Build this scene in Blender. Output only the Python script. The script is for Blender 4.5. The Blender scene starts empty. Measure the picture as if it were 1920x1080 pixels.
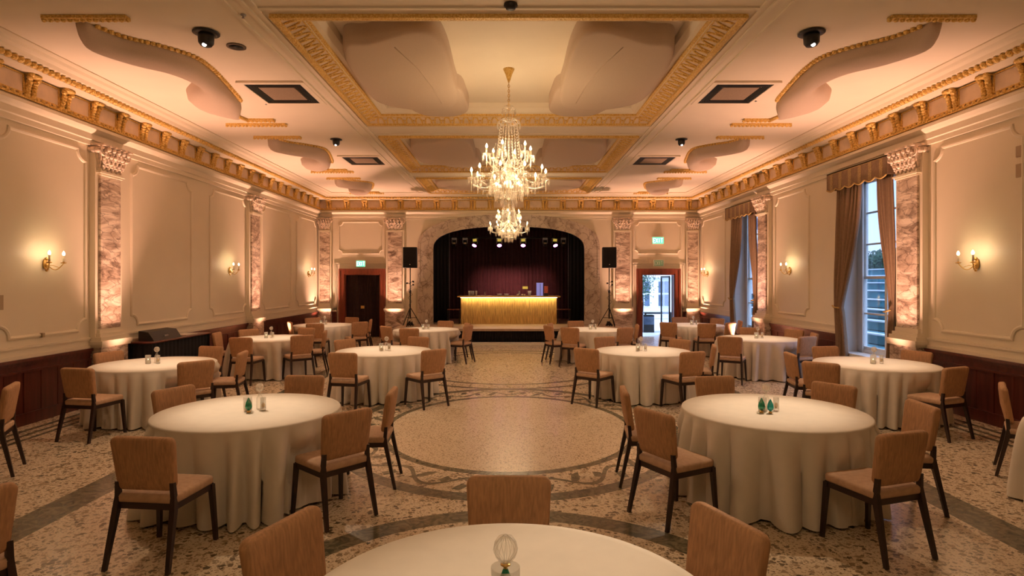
import bpy, math, random
from mathutils import Matrix, Vector, Euler
R = math.radians
PI = math.pi
scene = bpy.context.scene
col = scene.collection

# ------------------------------------------------------------------ camera, world, exposure
cam_d = bpy.data.cameras.new('camera'); cam = bpy.data.objects.new('camera', cam_d); col.objects.link(cam)
cam.location = (0, 0, 1.92); cam.rotation_euler = (R(90), 0, 0)
cam_d.sensor_width = 36; cam_d.lens = 1100 / 1920 * 36
cam_d.shift_x = 6 / 1920; cam_d.shift_y = -13 / 1920
cam_d.clip_end = 200
scene.camera = cam
scene.view_settings.view_transform = 'Standard'
scene.view_settings.look = 'None'
scene.view_settings.gamma = 1
scene.view_settings.use_curve_mapping = False
scene.view_settings.exposure = 0.98
scene.cycles.max_bounces = 7
scene.cycles.diffuse_bounces = 3
scene.cycles.glossy_bounces = 3
scene.cycles.transmission_bounces = 4
scene.cycles.transparent_max_bounces = 12
scene.cycles.caustics_reflective = False
scene.cycles.caustics_refractive = False
scene.cycles.sample_clamp_indirect = 3.0
scene.cycles.use_adaptive_sampling = True
scene.cycles.adaptive_threshold = 0.02

# daylight portals at the two windows and the garden doorway
for loc_, rot_, sx_, sy_ in (((7.02, 10.62, 2.27), (0, R(90), 0), 3.4, 1.7), ((7.02, 16.07, 2.27), (0, R(90), 0), 3.4, 1.7), ((5.09, 20.32, 1.08), (R(-90), 0, 0), 1.1, 2.1)):
    d_ = bpy.data.lights.new('daylight_portal', 'AREA'); d_.shape = 'RECTANGLE'; d_.size = sx_; d_.size_y = sy_; d_.cycles.is_portal = True
    o_ = bpy.data.objects.new('daylight_portal', d_); col.objects.link(o_); o_.location = loc_; o_.rotation_euler = rot_
world = bpy.data.worlds.new('dusk'); scene.world = world; world.use_nodes = True
wn = world.node_tree.nodes; wl = world.node_tree.links
bg = wn['Background']
tc = wn.new('ShaderNodeTexCoord'); sp = wn.new('ShaderNodeSeparateXYZ'); rp = wn.new('ShaderNodeValToRGB')
wl.new(tc.outputs['Generated'], sp.inputs[0]); wl.new(sp.outputs['Z'], rp.inputs[0]); wl.new(rp.outputs[0], bg.inputs[0])
rp.color_ramp.elements[0].position = 0.0; rp.color_ramp.elements[0].color = (0.25, 0.31, 0.46, 1)
rp.color_ramp.elements[1].position = 0.65; rp.color_ramp.elements[1].color = (0.55, 0.70, 1.0, 1)
x_ = rp.color_ramp.elements.new(0.28); x_.color = (0.16, 0.24, 0.44, 1)
bg.inputs[1].default_value = 3.0

# light strengths, tuned here
WARM = (1.0, 0.71, 0.41); PINK = (1.0, 0.53, 0.37); LAMP = (1.0, 0.72, 0.42)
P_CHAND = 31; P_SCONCE = 6.5; P_UP = 455; P_PIN = 245; P_BULB = 3.5; P_WASH = 95

def spot(name, loc, to, power, color, size, blend=0.6, rad=0.05):
    d = bpy.data.lights.new(name, 'SPOT'); d.energy = power; d.color = color; d.spot_size = R(size); d.spot_blend = blend; d.shadow_soft_size = rad
    o = bpy.data.objects.new(name, d); col.objects.link(o); o.location = loc
    o.rotation_euler = (Vector(to) - Vector(loc)).to_track_quat('-Z', 'Y').to_euler()
    return o
def point(name, loc, power, color, rad=0.03):
    d = bpy.data.lights.new(name, 'POINT'); d.energy = power; d.color = color; d.shadow_soft_size = rad
    o = bpy.data.objects.new(name, d); col.objects.link(o); o.location = loc
    return o

# ------------------------------------------------------------------ materials
def newmat(name):
    m = bpy.data.materials.new(name); m.use_nodes = True
    return m, m.node_tree.nodes, m.node_tree.links, m.node_tree.nodes['Principled BSDF']
def setp(b, color=None, rough=0.5, metal=0.0, spec=None, emit=None, es=0.0):
    if color: b.inputs['Base Color'].default_value = (*color, 1)
    b.inputs['Roughness'].default_value = rough; b.inputs['Metallic'].default_value = metal
    if spec is not None: b.inputs['Specular IOR Level'].default_value = spec
    if emit: b.inputs['Emission Color'].default_value = (*emit, 1); b.inputs['Emission Strength'].default_value = es
def simple(name, color, rough=0.5, metal=0.0, emit=None, es=0.0, var=0.08, scale=8.0, bump=0.0, bscale=60.0, stretch=(1, 1, 1), spec=None):
    """principled with a noise that varies the colour, and a bump"""
    m, n, l, b = newmat(name); setp(b, color, rough, metal, spec, emit, es)
    tc = n.new('ShaderNodeTexCoord'); mp = n.new('ShaderNodeMapping'); mp.inputs['Scale'].default_value = stretch
    l.new(tc.outputs['Object'], mp.inputs[0])
    if var:
        t = n.new('ShaderNodeTexNoise'); t.inputs['Scale'].default_value = scale; t.inputs['Detail'].default_value = 3
        l.new(mp.outputs[0], t.inputs['Vector'])
        r = n.new('ShaderNodeValToRGB')
        r.color_ramp.elements[0].position = 0.3; r.color_ramp.elements[0].color = (*[c * (1 - var) for c in color], 1)
        r.color_ramp.elements[1].position = 0.7; r.color_ramp.elements[1].color = (*[min(1, c * (1 + var)) for c in color], 1)
        l.new(t.outputs[0], r.inputs[0]); l.new(r.outputs[0], b.inputs['Base Color'])
    if bump:
        t2 = n.new('ShaderNodeTexNoise'); t2.inputs['Scale'].default_value = bscale; l.new(mp.outputs[0], t2.inputs['Vector'])
        bp = n.new('ShaderNodeBump'); bp.inputs['Strength'].default_value = bump; bp.inputs['Distance'].default_value = 0.01
        l.new(t2.outputs[0], bp.inputs['Height']); l.new(bp.outputs[0], b.inputs['Normal'])
    return m

M = {}
M['paint'] = simple('cream_paint', (0.78, 0.67, 0.50), 0.55, var=0.02, scale=2)
M['paint_white'] = simple('white_gloss_paint', (0.78, 0.76, 0.72), 0.35, var=0.02)
M['ceil'] = simple('ceiling_paint', (0.86, 0.74, 0.58), 0.7, var=0.02, scale=2)
M['frieze'] = simple('frieze_panel', (0.80, 0.60, 0.43), 0.5, var=0.10, scale=5)
M['mahog'] = simple('mahogany', (0.10, 0.022, 0.014), 0.32, var=0.35, scale=3, stretch=(6, 6, 0.5))
M['doorwood'] = simple('door_mahogany', (0.20, 0.045, 0.02), 0.3, var=0.25, scale=3, stretch=(6, 6, 0.5))
M['cloth'] = simple('ivory_linen', (0.74, 0.66, 0.56), 0.8, var=0.03, bump=0.05, bscale=400)
M['chair'] = simple('brown_weave', (0.48, 0.26, 0.13), 0.75, var=0.22, scale=9, stretch=(9, 9, 0.7), bump=0.2, bscale=150)
M['seatfab'] = simple('taupe_weave', (0.52, 0.33, 0.21), 0.75, var=0.1, scale=30, bump=0.15, bscale=250)
M['leg'] = simple('dark_wood', (0.03, 0.014, 0.010), 0.35, var=0.2, scale=10)
M['black'] = simple('black_cloth', (0.006, 0.005, 0.006), 0.9, var=0.2)
M['blackp'] = simple('black_plastic', (0.012, 0.011, 0.012), 0.45, var=0.1)
M['metal'] = simple('black_metal', (0.015, 0.014, 0.014), 0.4, metal=0.4, var=0.1)
M['brass'] = simple('polished_brass', (0.78, 0.50, 0.16), 0.28, metal=0.9, var=0.08)
M['drape'] = simple('window_drape', (0.27, 0.17, 0.10), 0.85, var=0.08, scale=20, bump=0.1, bscale=200)
M['pelmet'] = simple('pelmet_fabric', (0.24, 0.15, 0.085), 0.85, var=0.12, scale=20)
M['stripe'] = simple('woven_stripe', (0.36, 0.24, 0.10), 0.7, var=0.35, scale=40)
M['goldfab'] = simple('gold_braid', (0.50, 0.32, 0.10), 0.6, metal=0.2, var=0.3, scale=60, bump=0.4, bscale=120)
M['pad'] = simple('acoustic_fabric', (0.60, 0.46, 0.35), 0.95, var=0.06, scale=120, bump=0.15, bscale=250)
M['stagecur'] = simple('stage_curtain', (0.055, 0.018, 0.022), 0.9, var=0.15)
M['doorcur'] = simple('door_curtain', (0.035, 0.014, 0.012), 0.85, var=0.2)
M['stagewood'] = simple('stage_boards', (0.42, 0.30, 0.20), 0.45, var=0.15, scale=4, stretch=(1, 8, 1))
M['step'] = simple('pale_step', (0.80, 0.74, 0.62), 0.4, var=0.03)
M['candle'] = simple('candle_tube', (0.85, 0.74, 0.52), 0.5, var=0.03)
M['wax'] = simple('candle_wax', (0.85, 0.72, 0.5), 0.5, var=0.03)
M['grille'] = simple('vent_metal', (0.16, 0.12, 0.09), 0.5, metal=0.3, var=0.1)
M['filter'] = simple('vent_filter', (0.30, 0.21, 0.14), 0.8, var=0.3, scale=150)
M['bulb'] = simple('lit_bulb', (1, 0.9, 0.7), 0.3, emit=(1.0, 0.74, 0.42), es=P_BULB, var=0)
M['lens'] = simple('lit_lens', (1, 1, 1), 0.3, emit=(1.0, 0.92, 0.82), es=8, var=0)
M['led'] = simple('led_strip', (1, 0.9, 0.6), 0.3, emit=(1.0, 0.72, 0.30), es=7, var=0)
M['pinkled'] = simple('pink_lens', (1, 0.7, 0.6), 0.3, emit=(1.0, 0.5, 0.35), es=6, var=0)
M['magenta'] = simple('magenta_lens', (1, 0.4, 0.9), 0.3, emit=(0.95, 0.22, 0.85), es=7, var=0)
M['yellow'] = simple('self_lit_yellow', (0.75, 0.60, 0.12), 0.5, var=0.1, emit=(0.8, 0.6, 0.1), es=0.25)  # slight glow put into the colour; tape and sign are no lamps
M['steel'] = simple('worn_steel', (0.35, 0.32, 0.32), 0.4, metal=0.5, var=0.2)
M['exit'] = simple('exit_green', (0.05, 0.45, 0.22), 0.4, emit=(0.12, 0.75, 0.38), es=0.9, var=0)
M['exitdim'] = simple('exit_green_faint_glow', (0.16, 0.30, 0.14), 0.4, emit=(0.2, 0.4, 0.2), es=0.08, var=0)  # dull sign green with a faint glow put into its colour
M['exitw'] = simple('exit_white', (0.9, 1, 0.9), 0.4, emit=(0.75, 1.0, 0.85), es=1.3, var=0)
M['exitwdim'] = simple('exit_white_unlit', (0.75, 0.75, 0.6), 0.4, var=0)
M['green'] = simple('emerald_glass', (0.0, 0.22, 0.11), 0.08, var=0.5, scale=40, spec=0.8)
M['teal'] = simple('teal_glass', (0.02, 0.42, 0.42), 0.08, var=0.4, scale=40, spec=0.8)
M['bluebox'] = simple('self_lit_lavender', (0.30, 0.32, 0.75), 0.4, var=0.05, emit=(0.3, 0.32, 0.8), es=0.25)  # faint glow put into the plastic's colour, the box holds no lamp
M['bluedark'] = simple('blue_edge', (0.07, 0.07, 0.25), 0.4, var=0.05)
M['redpack'] = simple('red_pack', (0.75, 0.16, 0.08), 0.4, var=0.5, scale=30)
M['paper'] = simple('white_paper', (0.75, 0.66, 0.54), 0.7, var=0.03)
M['facade'] = simple('pale_facade', (0.90, 0.93, 0.96), 0.8, var=0.05)
M['facwin'] = simple('facade_glass', (0.10, 0.14, 0.22), 0.15, var=0.3, scale=3)
M['terrace'] = simple('terrace_stone', (0.68, 0.72, 0.78), 0.6, var=0.1, scale=2)
M['leafm'] = simple('leaf_green', (0.03, 0.10, 0.05), 0.6, var=0.5, scale=20)
M['slope'] = simple('garden_slope', (0.05, 0.17, 0.21), 0.9, var=0.4, scale=3)
M['plate'] = simple('beige_plate', (0.42, 0.30, 0.18), 0.5, var=0.03)

# gilded plaster: bumpy gold
def goldmat():
    m, n, l, b = newmat('gilding'); setp(b, (0.80, 0.50, 0.10), 0.42, 0.12)
    tc = n.new('ShaderNodeTexCoord'); v = n.new('ShaderNodeTexVoronoi'); v.inputs['Scale'].default_value = 45
    l.new(tc.outputs['Object'], v.inputs['Vector'])
    r = n.new('ShaderNodeValToRGB'); r.color_ramp.elements[0].color = (1.0, 0.74, 0.28, 1); r.color_ramp.elements[1].position = 0.75; r.color_ramp.elements[1].color = (0.74, 0.42, 0.08, 1)
    l.new(v.outputs['Distance'], r.inputs[0]); l.new(r.outputs[0], b.inputs['Base Color'])
    bp = n.new('ShaderNodeBump'); bp.inputs['Strength'].default_value = 0.8; bp.inputs['Distance'].default_value = 0.012; bp.invert = True
    l.new(v.outputs['Distance'], bp.inputs['Height']); l.new(bp.outputs[0], b.inputs['Normal'])
    return m
M['gold'] = goldmat()

def marble(name, base, mid, dark, sc=1.5, zst=2.6, thr=0.50):
    m, n, l, b = newmat(name); setp(b, base, 0.35)
    tc = n.new('ShaderNodeTexCoord'); geo = n.new('ShaderNodeNewGeometry')
    mp = n.new('ShaderNodeMapping'); mp.inputs['Scale'].default_value = (1, 1, zst); l.new(geo.outputs['Position'], mp.inputs[0])
    t = n.new('ShaderNodeTexNoise'); t.inputs['Scale'].default_value = sc; t.inputs['Detail'].default_value = 8; t.inputs['Roughness'].default_value = 0.62; t.inputs['Distortion'].default_value = 1.6
    l.new(mp.outputs[0], t.inputs['Vector'])
    r = n.new('ShaderNodeValToRGB'); e = r.color_ramp.elements
    e[0].position = thr - 0.10; e[0].color = (*base, 1); e[1].position = thr + 0.20; e[1].color = (*dark, 1)
    x = e.new(thr + 0.03); x.color = (*mid, 1)
    l.new(t.outputs[0], r.inputs[0])
    v = n.new('ShaderNodeTexVoronoi'); v.feature = 'DISTANCE_TO_EDGE'; v.inputs['Scale'].default_value = 3.0
    add = n.new('ShaderNodeVectorMath'); add.operation = 'MULTIPLY_ADD'; add.inputs[1].default_value = (0.5, 0.5, 0.5); l.new(t.outputs['Color'], add.inputs[0]); l.new(mp.outputs[0], add.inputs[2])
    l.new(add.outputs[0], v.inputs['Vector'])
    r2 = n.new('ShaderNodeValToRGB'); r2.color_ramp.elements[0].color = (*dark, 1); r2.color_ramp.elements[1].position = 0.05; r2.color_ramp.elements[1].color = (1, 1, 1, 1)
    l.new(v.outputs['Distance'], r2.inputs[0])
    mx = n.new('ShaderNodeMix'); mx.data_type = 'RGBA'; mx.blend_type = 'MULTIPLY'; mx.inputs[0].default_value = 0.7
    l.new(r.outputs[0], mx.inputs[6]); l.new(r2.outputs[0], mx.inputs[7]); l.new(mx.outputs[2], b.inputs['Base Color'])
    return m
M['marble'] = marble('veined_marble', (0.82, 0.68, 0.54), (0.52, 0.38, 0.28), (0.15, 0.09, 0.06))
M['archmarble'] = marble('arch_marble', (0.60, 0.50, 0.40), (0.46, 0.36, 0.28), (0.22, 0.15, 0.10), sc=1.8, zst=1.0, thr=0.55)
M['capmat'] = simple('capital_stone', (0.74, 0.58, 0.44), 0.5, var=0.35, scale=18, bump=0.6, bscale=40)

def glassmat(name, tint=(1, 1, 1), gloss=0.25, diff=0.0):
    m, n, l, b = newmat(name); n.remove(b); out = n['Material Output']
    tr = n.new('ShaderNodeBsdfTransparent'); tr.inputs[0].default_value = (*tint, 1)
    gl = n.new('ShaderNodeBsdfGlossy'); gl.inputs['Roughness'].default_value = 0.06
    fr = n.new('ShaderNodeLayerWeight'); fr.inputs[0].default_value = 0.35
    mt = n.new('ShaderNodeMath'); mt.operation = 'MULTIPLY_ADD'; mt.inputs[1].default_value = 0.4; mt.inputs[2].default_value = gloss * 0.15; l.new(fr.outputs['Fresnel'], mt.inputs[0])
    mx = n.new('ShaderNodeMixShader'); l.new(mt.outputs[0], mx.inputs[0]); l.new(tr.outputs[0], mx.inputs[1]); l.new(gl.outputs[0], mx.inputs[2])
    last = mx
    if diff:
        tl = n.new('ShaderNodeBsdfTranslucent'); tl.inputs[0].default_value = (1, 0.93, 0.84, 1); df = n.new('ShaderNodeBsdfDiffuse'); df.inputs[0].default_value = (1, 0.93, 0.84, 1)
        m1 = n.new('ShaderNodeMixShader'); l.new(tl.outputs[0], m1.inputs[1]); l.new(df.outputs[0], m1.inputs[2])
        m2 = n.new('ShaderNodeMixShader'); m2.inputs[0].default_value = diff; l.new(mx.outputs[0], m2.inputs[1]); l.new(m1.outputs[0], m2.inputs[2]); last = m2
    l.new(last.outputs[0], out.inputs[0])
    return m
M['glass'] = glassmat('clear_glass', (0.985, 0.985, 0.97), 0.25, 0.10)
M['pane'] = glassmat('window_glass', (0.93, 0.96, 1.0), 0.05)
M['crystal'] = glassmat('cut_crystal', (1.0, 0.97, 0.92), 0.6, 0.16)

# floor: terrazzo with inlaid rings and bands, laid out in metres
def floormat():
    m, n, l, b = newmat('terrazzo'); setp(b, None, 0.26); b.inputs['Specular IOR Level'].default_value = 0.45
    geo = n.new('ShaderNodeTexCoord'); s = n.new('ShaderNodeSeparateXYZ'); l.new(geo.outputs['Object'], s.inputs[0])
    def m_(op, a, c=None, d=None):
        x = n.new('ShaderNodeMath'); x.operation = op
        for i, v in enumerate((a, c, d)):
            if v is None: continue
            if isinstance(v, (int, float)): x.inputs[i].default_value = v
            else: l.new(v, x.inputs[i])
        return x.outputs[0]
    X, Y = s.outputs['X'], s.outputs['Y']
    def ell(cy, rx, ry):
        a = m_('DIVIDE', X, rx); c = m_('DIVIDE', m_('SUBTRACT', Y, cy), ry)
        return m_('SQRT', m_('ADD', m_('MULTIPLY', a, a), m_('MULTIPLY', c, c)))
    def ring(e, w, at=1.0): return m_('LESS_THAN', m_('ABSOLUTE', m_('SUBTRACT', e, at)), w)
    def mx_(*a):
        r = a[0]
        for q in a[1:]: r = m_('MAXIMUM', r, q)
        return r
    eA = ell(7.8, 1.62, 1.95); eB = ell(7.8, 2.15, 2.62); eF = ell(3.1, 1.72, 1.72); eC = ell(13.3, 2.5, 2.85); eD = ell(13.3, 2.15, 2.4)
    aX = m_('ABSOLUTE', X)
    farside = m_('GREATER_THAN', Y, 0.5)
    dark = mx_(ring(eA, 0.028), ring(eB, 0.034), m_('MULTIPLY', ring(eF, 0.062), m_('LESS_THAN', m_('SUBTRACT', Y, 0.0), 5.1)), ring(eC, 0.02), ring(eD, 0.02),
               ring(aX, 0.17, 3.8), ring(aX, 0.035, 5.86), ring(aX, 0.035, 6.02), ring(aX, 0.04, 6.2))
    # leaf garland between the two rings of the medallion
    ang = m_('ARCTAN2', m_('DIVIDE', m_('SUBTRACT', Y, 7.8), 2.3), m_('DIVIDE', X, 1.9))
    rad = m_('DIVIDE', m_('SUBTRACT', ell(7.8, 1.885, 2.285), 1.0), 0.115)      # -1..1 across the band
    wav = m_('SINE', m_('MULTIPLY', ang, 15.0))
    stem = m_('LESS_THAN', m_('ABSOLUTE', m_('SUBTRACT', rad, m_('MULTIPLY', wav, 0.55))), 0.13)
    l1 = m_('MULTIPLY', m_('GREATER_THAN', m_('SINE', m_('MULTIPLY_ADD', ang, 45.0, m_('MULTIPLY', rad, 2.4))), 0.45), m_('LESS_THAN', m_('ABSOLUTE', m_('ADD', rad, m_('MULTIPLY', wav, 0.45))), 0.33))
    inside = m_('LESS_THAN', m_('ABSOLUTE', rad), 0.85)
    dark = mx_(dark, m_('MULTIPLY', inside, mx_(stem, l1)))
    # chips
    def chips(scale, thr, seed):
        v = n.new('ShaderNodeTexVoronoi'); v.inputs['Scale'].default_value = scale; v.inputs['Randomness'].default_value = 1.0
        mp = n.new('ShaderNodeMapping'); mp.inputs['Location'].default_value = (seed, seed, 0); mp.inputs['Rotation'].default_value = (0, 0, seed)
        nz = n.new('ShaderNodeTexNoise'); nz.inputs['Scale'].default_value = scale * 1.3
        l.new(geo.outputs['Object'], nz.inputs['Vector'])
        ad = n.new('ShaderNodeVectorMath'); ad.operation = 'MULTIPLY_ADD'; ad.inputs[1].default_value = (1.2 / scale,) * 3
        l.new(nz.outputs['Color'], ad.inputs[0]); l.new(geo.outputs['Object'], ad.inputs[2]); l.new(ad.outputs[0], mp.inputs[0]); l.new(mp.outputs[0], v.inputs['Vector'])
        sc = n.new('ShaderNodeSeparateColor'); l.new(v.outputs['Color'], sc.inputs[0])
        return m_('LESS_THAN', v.outputs['Distance'], m_('MULTIPLY', sc.outputs[0], thr)), sc.outputs[1]
    c1, h1 = chips(23, 0.60, 1.3); c2, h2 = chips(58, 0.62, 4.1)
    inner = m_('LESS_THAN', eA, 1.0)
    coarse = m_('MULTIPLY', c1, m_('SUBTRACT', 1.0, inner))
    chip = mx_(coarse, m_('MULTIPLY', c2, 0.75))
    mixa = n.new('ShaderNodeMix'); mixa.data_type = 'RGBA'; l.new(chip, mixa.inputs[0])
    mixa.inputs[6].default_value = (0.70, 0.56, 0.40, 1)
    rr = n.new('ShaderNodeValToRGB'); rr.color_ramp.elements[0].color = (0.10, 0.07, 0.04, 1); rr.color_ramp.elements[1].color = (0.38, 0.27, 0.17, 1); l.new(h1, rr.inputs[0]); l.new(rr.outputs[0], mixa.inputs[7])
    tn = n.new('ShaderNodeTexNoise'); tn.inputs['Scale'].default_value = 9; tn.inputs['Detail'].default_value = 5; tn.inputs['Distortion'].default_value = 2.5; l.new(geo.outputs['Object'], tn.inputs['Vector'])
    rd = n.new('ShaderNodeValToRGB'); rd.color_ramp.elements[0].position = 0.4; rd.color_ramp.elements[0].color = (0.085, 0.075, 0.045, 1); rd.color_ramp.elements[1].position = 0.62; rd.color_ramp.elements[1].color = (0.20, 0.165, 0.10, 1); l.new(tn.outputs[0], rd.inputs[0])
    mixb = n.new('ShaderNodeMix'); mixb.data_type = 'RGBA'; l.new(dark, mixb.inputs[0]); l.new(mixa.outputs[2], mixb.inputs[6]); l.new(rd.outputs[0], mixb.inputs[7])
    l.new(mixb.outputs[2], b.inputs['Base Color'])
    return m
M['floor'] = floormat()

# ------------------------------------------------------------------ mesh helpers
class MB:
    """collects shapes into one mesh"""
    def __init__(s): s.v = []; s.f = []; s.sm = []
    def add(s, vs, fs, smooth=False, mat=None):
        b = len(s.v)
        s.v += [tuple(mat @ Vector(v)) if mat else tuple(v) for v in vs]
        s.f += [tuple(b + i for i in f) for f in fs]; s.sm += [smooth] * len(fs)
        return s
    def box(s, x0, x1, y0, y1, z0, z1, mat=None):
        vs = [(x, y, z) for z in (z0, z1) for y in (y0, y1) for x in (x0, x1)]
        return s.add(vs, [(0, 2, 3, 1), (4, 5, 7, 6), (0, 1, 5, 4), (2, 6, 7, 3), (0, 4, 6, 2), (1, 3, 7, 5)], False, mat)
    def tube(s, pts, r, seg=8, caps=True, smooth=True, mat=None):
        pts = [Vector(p) for p in pts]; n = len(pts); rs = r if isinstance(r, (list, tuple)) else [r] * n
        vs = []; up = None
        for i, p in enumerate(pts):
            d = (pts[min(i + 1, n - 1)] - pts[max(i - 1, 0)]).normalized()
            if up is None: up = Vector((0, 0, 1)) if abs(d.z) < 0.9 else Vector((1, 0, 0))
            a = d.cross(up); a = a.normalized() if a.length > 1e-6 else Vector((1, 0, 0)); c = a.cross(d).normalized(); up = c
            for k in range(seg):
                t = 2 * PI * k / seg; vs.append(p + (a * math.cos(t) + c * math.sin(t)) * rs[i])
        fs = [(i * seg + k, i * seg + (k + 1) % seg, (i + 1) * seg + (k + 1) % seg, (i + 1) * seg + k) for i in range(n - 1) for k in range(seg)]
        if caps: fs += [tuple(range(seg - 1, -1, -1)), tuple((n - 1) * seg + k for k in range(seg))]
        return s.add(vs, fs, smooth, mat)
    def lathe(s, prof, seg=16, c=(0, 0, 0), smooth=True, mat=None, open_=False):
        vs = [(c[0] + r * math.cos(2 * PI * k / seg), c[1] + r * math.sin(2 * PI * k / seg), c[2] + z) for r, z in prof for k in range(seg)]
        fs = [(i * seg + k, i * seg + (k + 1) % seg, (i + 1) * seg + (k + 1) % seg, (i + 1) * seg + k) for i in range(len(prof) - 1) for k in range(seg)]
        if not open_:
            if prof[0][0] > 1e-4: fs.append(tuple(range(seg - 1, -1, -1)))
            if prof[-1][0] > 1e-4: fs.append(tuple((len(prof) - 1) * seg + k for k in range(seg)))
        return s.add(vs, fs, smooth, mat)
    def ball(s, c, r, seg=8, rings=5, sc=(1, 1, 1), smooth=True, mat=None):
        vs = []; 
        for i in range(rings + 1):
            t = PI * i / rings
            for k in range(seg):
                a = 2 * PI * k / seg; vs.append((c[0] + r * sc[0] * math.sin(t) * math.cos(a), c[1] + r * sc[1] * math.sin(t) * math.sin(a), c[2] - r * sc[2] * math.cos(t)))
        fs = [(i * seg + k, i * seg + (k + 1) % seg, (i + 1) * seg + (k + 1) % seg, (i + 1) * seg + k) for i in range(rings) for k in range(seg)]
        return s.add(vs, fs, smooth, mat)
    def gem(s, c, r, h):
        """a long cut prism: octahedron"""
        x, y, z = c
        vs = [(x, y, z - h * 0.6), (x + r, y, z), (x, y + r, z), (x - r, y, z), (x, y - r, z), (x, y, z + h * 0.4)]
        return s.add(vs, [(0, 2, 1), (0, 3, 2), (0, 4, 3), (0, 1, 4), (5, 1, 2), (5, 2, 3), (5, 3, 4), (5, 4, 1)])
    def pad(s, w, h, t, corner, bev=0.012, wtop=None, bulge=0.0, curve=0.0, mat=None):
        """a cushion: rounded rectangle in x-z, thickness along y, soft edges"""
        wtop = w if wtop is None else wtop
        def loop(ins):
            pts = []; c = max(corner - ins, 0.004); hw = w / 2 - ins; hh = h / 2 - ins
            for qx, qz, a0 in ((1, -1, -90), (1, 1, 0), (-1, 1, 90), (-1, -1, 180)):
                for k in range(5):
                    a = R(a0 + 90 * k / 4); pts.append((qx * (hw - c) + c * math.cos(a), qz * (hh - c) + c * math.sin(a)))
            return [(x * (1 + (wtop / w - 1) * (z / h + 0.5)), z) for x, z in pts]
        rings = []
        for ins, y in ((bev * 5, -t / 2 - bulge), (bev * 1.6, -t / 2), (bev * 0.4, -t / 2 + bev * 0.5), (0, -t / 2 + bev * 1.4), (0, t / 2 - bev * 1.4), (bev * 0.4, t / 2 - bev * 0.5), (bev * 1.6, t / 2), (bev * 5, t / 2 + bulge)):
            rings.append([(x, y + curve * ((2 * x / w) ** 2), z) for x, z in loop(ins)])
        n = len(rings[0]); vs = [p for r_ in rings for p in r_]
        fs = [(i * n + k, (i + 1) * n + k, (i + 1) * n + (k + 1) % n, i * n + (k + 1) % n) for i in range(len(rings) - 1) for k in range(n)]
        c0 = len(vs); vs += [(0, -t / 2 - bulge, 0), (0, t / 2 + bulge, 0)]
        fs += [(c0, k, (k + 1) % n) for k in range(n)]; L = (len(rings) - 1) * n
        fs += [(c0 + 1, L + (k + 1) % n, L + k) for k in range(n)]
        return s.add(vs, fs, True, mat)
    def sweep(s, path, prof, closed=False, normal_up=None, smooth=False):
        """profile (a, b) swept along path: a = to the inward side of the path in its plane, b = along plane normal. path: 3D points, plane normal given"""
        N = Vector(normal_up); pts = [Vector(p) for p in path]; n = len(pts); vs = []
        for i in range(n):
            if closed: d0 = (pts[i] - pts[i - 1]).normalized(); d1 = (pts[(i + 1) % n] - pts[i]).normalized()
            else:
                d0 = (pts[i] - pts[i - 1]).normalized() if i else (pts[1] - pts[0]).normalized()
                d1 = (pts[i + 1] - pts[i]).normalized() if i < n - 1 else d0
            a0 = N.cross(d0); a1 = N.cross(d1); a = a0 + a1; a = a / max(0.3, a.length_squared / 2) if a.length > 1e-6 else a0
            for pa, pb in prof: vs.append(pts[i] + a * pa + N * pb)
        k = len(prof); fs = []
        for i in range(n if closed else n - 1):
            j = (i + 1) % n
            fs += [(i * k + q, i * k + (q + 1) % k, j * k + (q + 1) % k, j * k + q) for q in range(k)]
        if not closed: fs += [tuple(range(k - 1, -1, -1)), tuple((n - 1) * k + q for q in range(k))]
        return s.add(vs, fs, smooth)
    def pleat(s, p0, p1, z0, z1, n, amp, rows=1, seg=8, fz=None, seed=0, ph=0.0):
        """a pleated sheet standing between p0 and p1 (x, y); fz(s, t) -> (s', extra) reshapes it"""
        rnd = random.Random(seed); p0 = Vector((*p0, 0)); p1 = Vector((*p1, 0)); d = p1 - p0; nm = Vector((-d.y, d.x, 0)).normalized()
        N = n * seg; am = [amp * rnd.uniform(0.6, 1.2) for _ in range(n + 1)]; vs = []
        for j in range(rows + 1):
            t = j / rows
            for i in range(N + 1):
                u = i / N; a = am[int(u * n) if u < 1 else n - 1]
                off = a * math.sin(2 * PI * n * u + ph); uu = u
                if fz: uu, off = fz(u, t, off)
                q = p0 + d * uu + nm * off; vs.append((q.x, q.y, z0 + (z1 - z0) * t))
        fs = [(j * (N + 1) + i, j * (N + 1) + i + 1, (j + 1) * (N + 1) + i + 1, (j + 1) * (N + 1) + i) for j in range(rows) for i in range(N)]
        return s.add(vs, fs, True)
    def build(s, name, mat, parent=None, loc=None, solid=0.0):
        me = bpy.data.meshes.new(name); me.from_pydata(s.v, [], s.f); me.validate()
        if len(me.polygons) == len(s.sm): me.polygons.foreach_set('use_smooth', s.sm)
        me.materials.append(M[mat] if isinstance(mat, str) else mat); me.update()
        o = bpy.data.objects.new(name, me); col.objects.link(o)
        if parent: o.parent = parent
        if loc: o.location = loc
        if solid:
            md = o.modifiers.new('thick', 'SOLIDIFY'); md.thickness = solid; md.offset = 0
        return o

def empty(name, loc=(0, 0, 0), rz=0.0):
    o = bpy.data.objects.new(name, None); col.objects.link(o); o.location = loc; o.rotation_euler = (0, 0, rz); o.empty_display_size = 0.1
    return o
def tag(o, label=None, cat=None, group=None, kind=None):
    if label: o['label'] = label
    if cat: o['category'] = cat
    if group: o['group'] = group
    if kind: o['kind'] = kind
    return o
def struct(o): o['kind'] = 'structure'; return o
KIDS = {}
def copy_tree(o, parent=None):
    c = o.copy(); col.objects.link(c)
    if parent: c.parent = parent
    for ch in list(o.children): copy_tree(ch, c)
    return c
def part_label(o, t): o['label'] = t; return o

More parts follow.
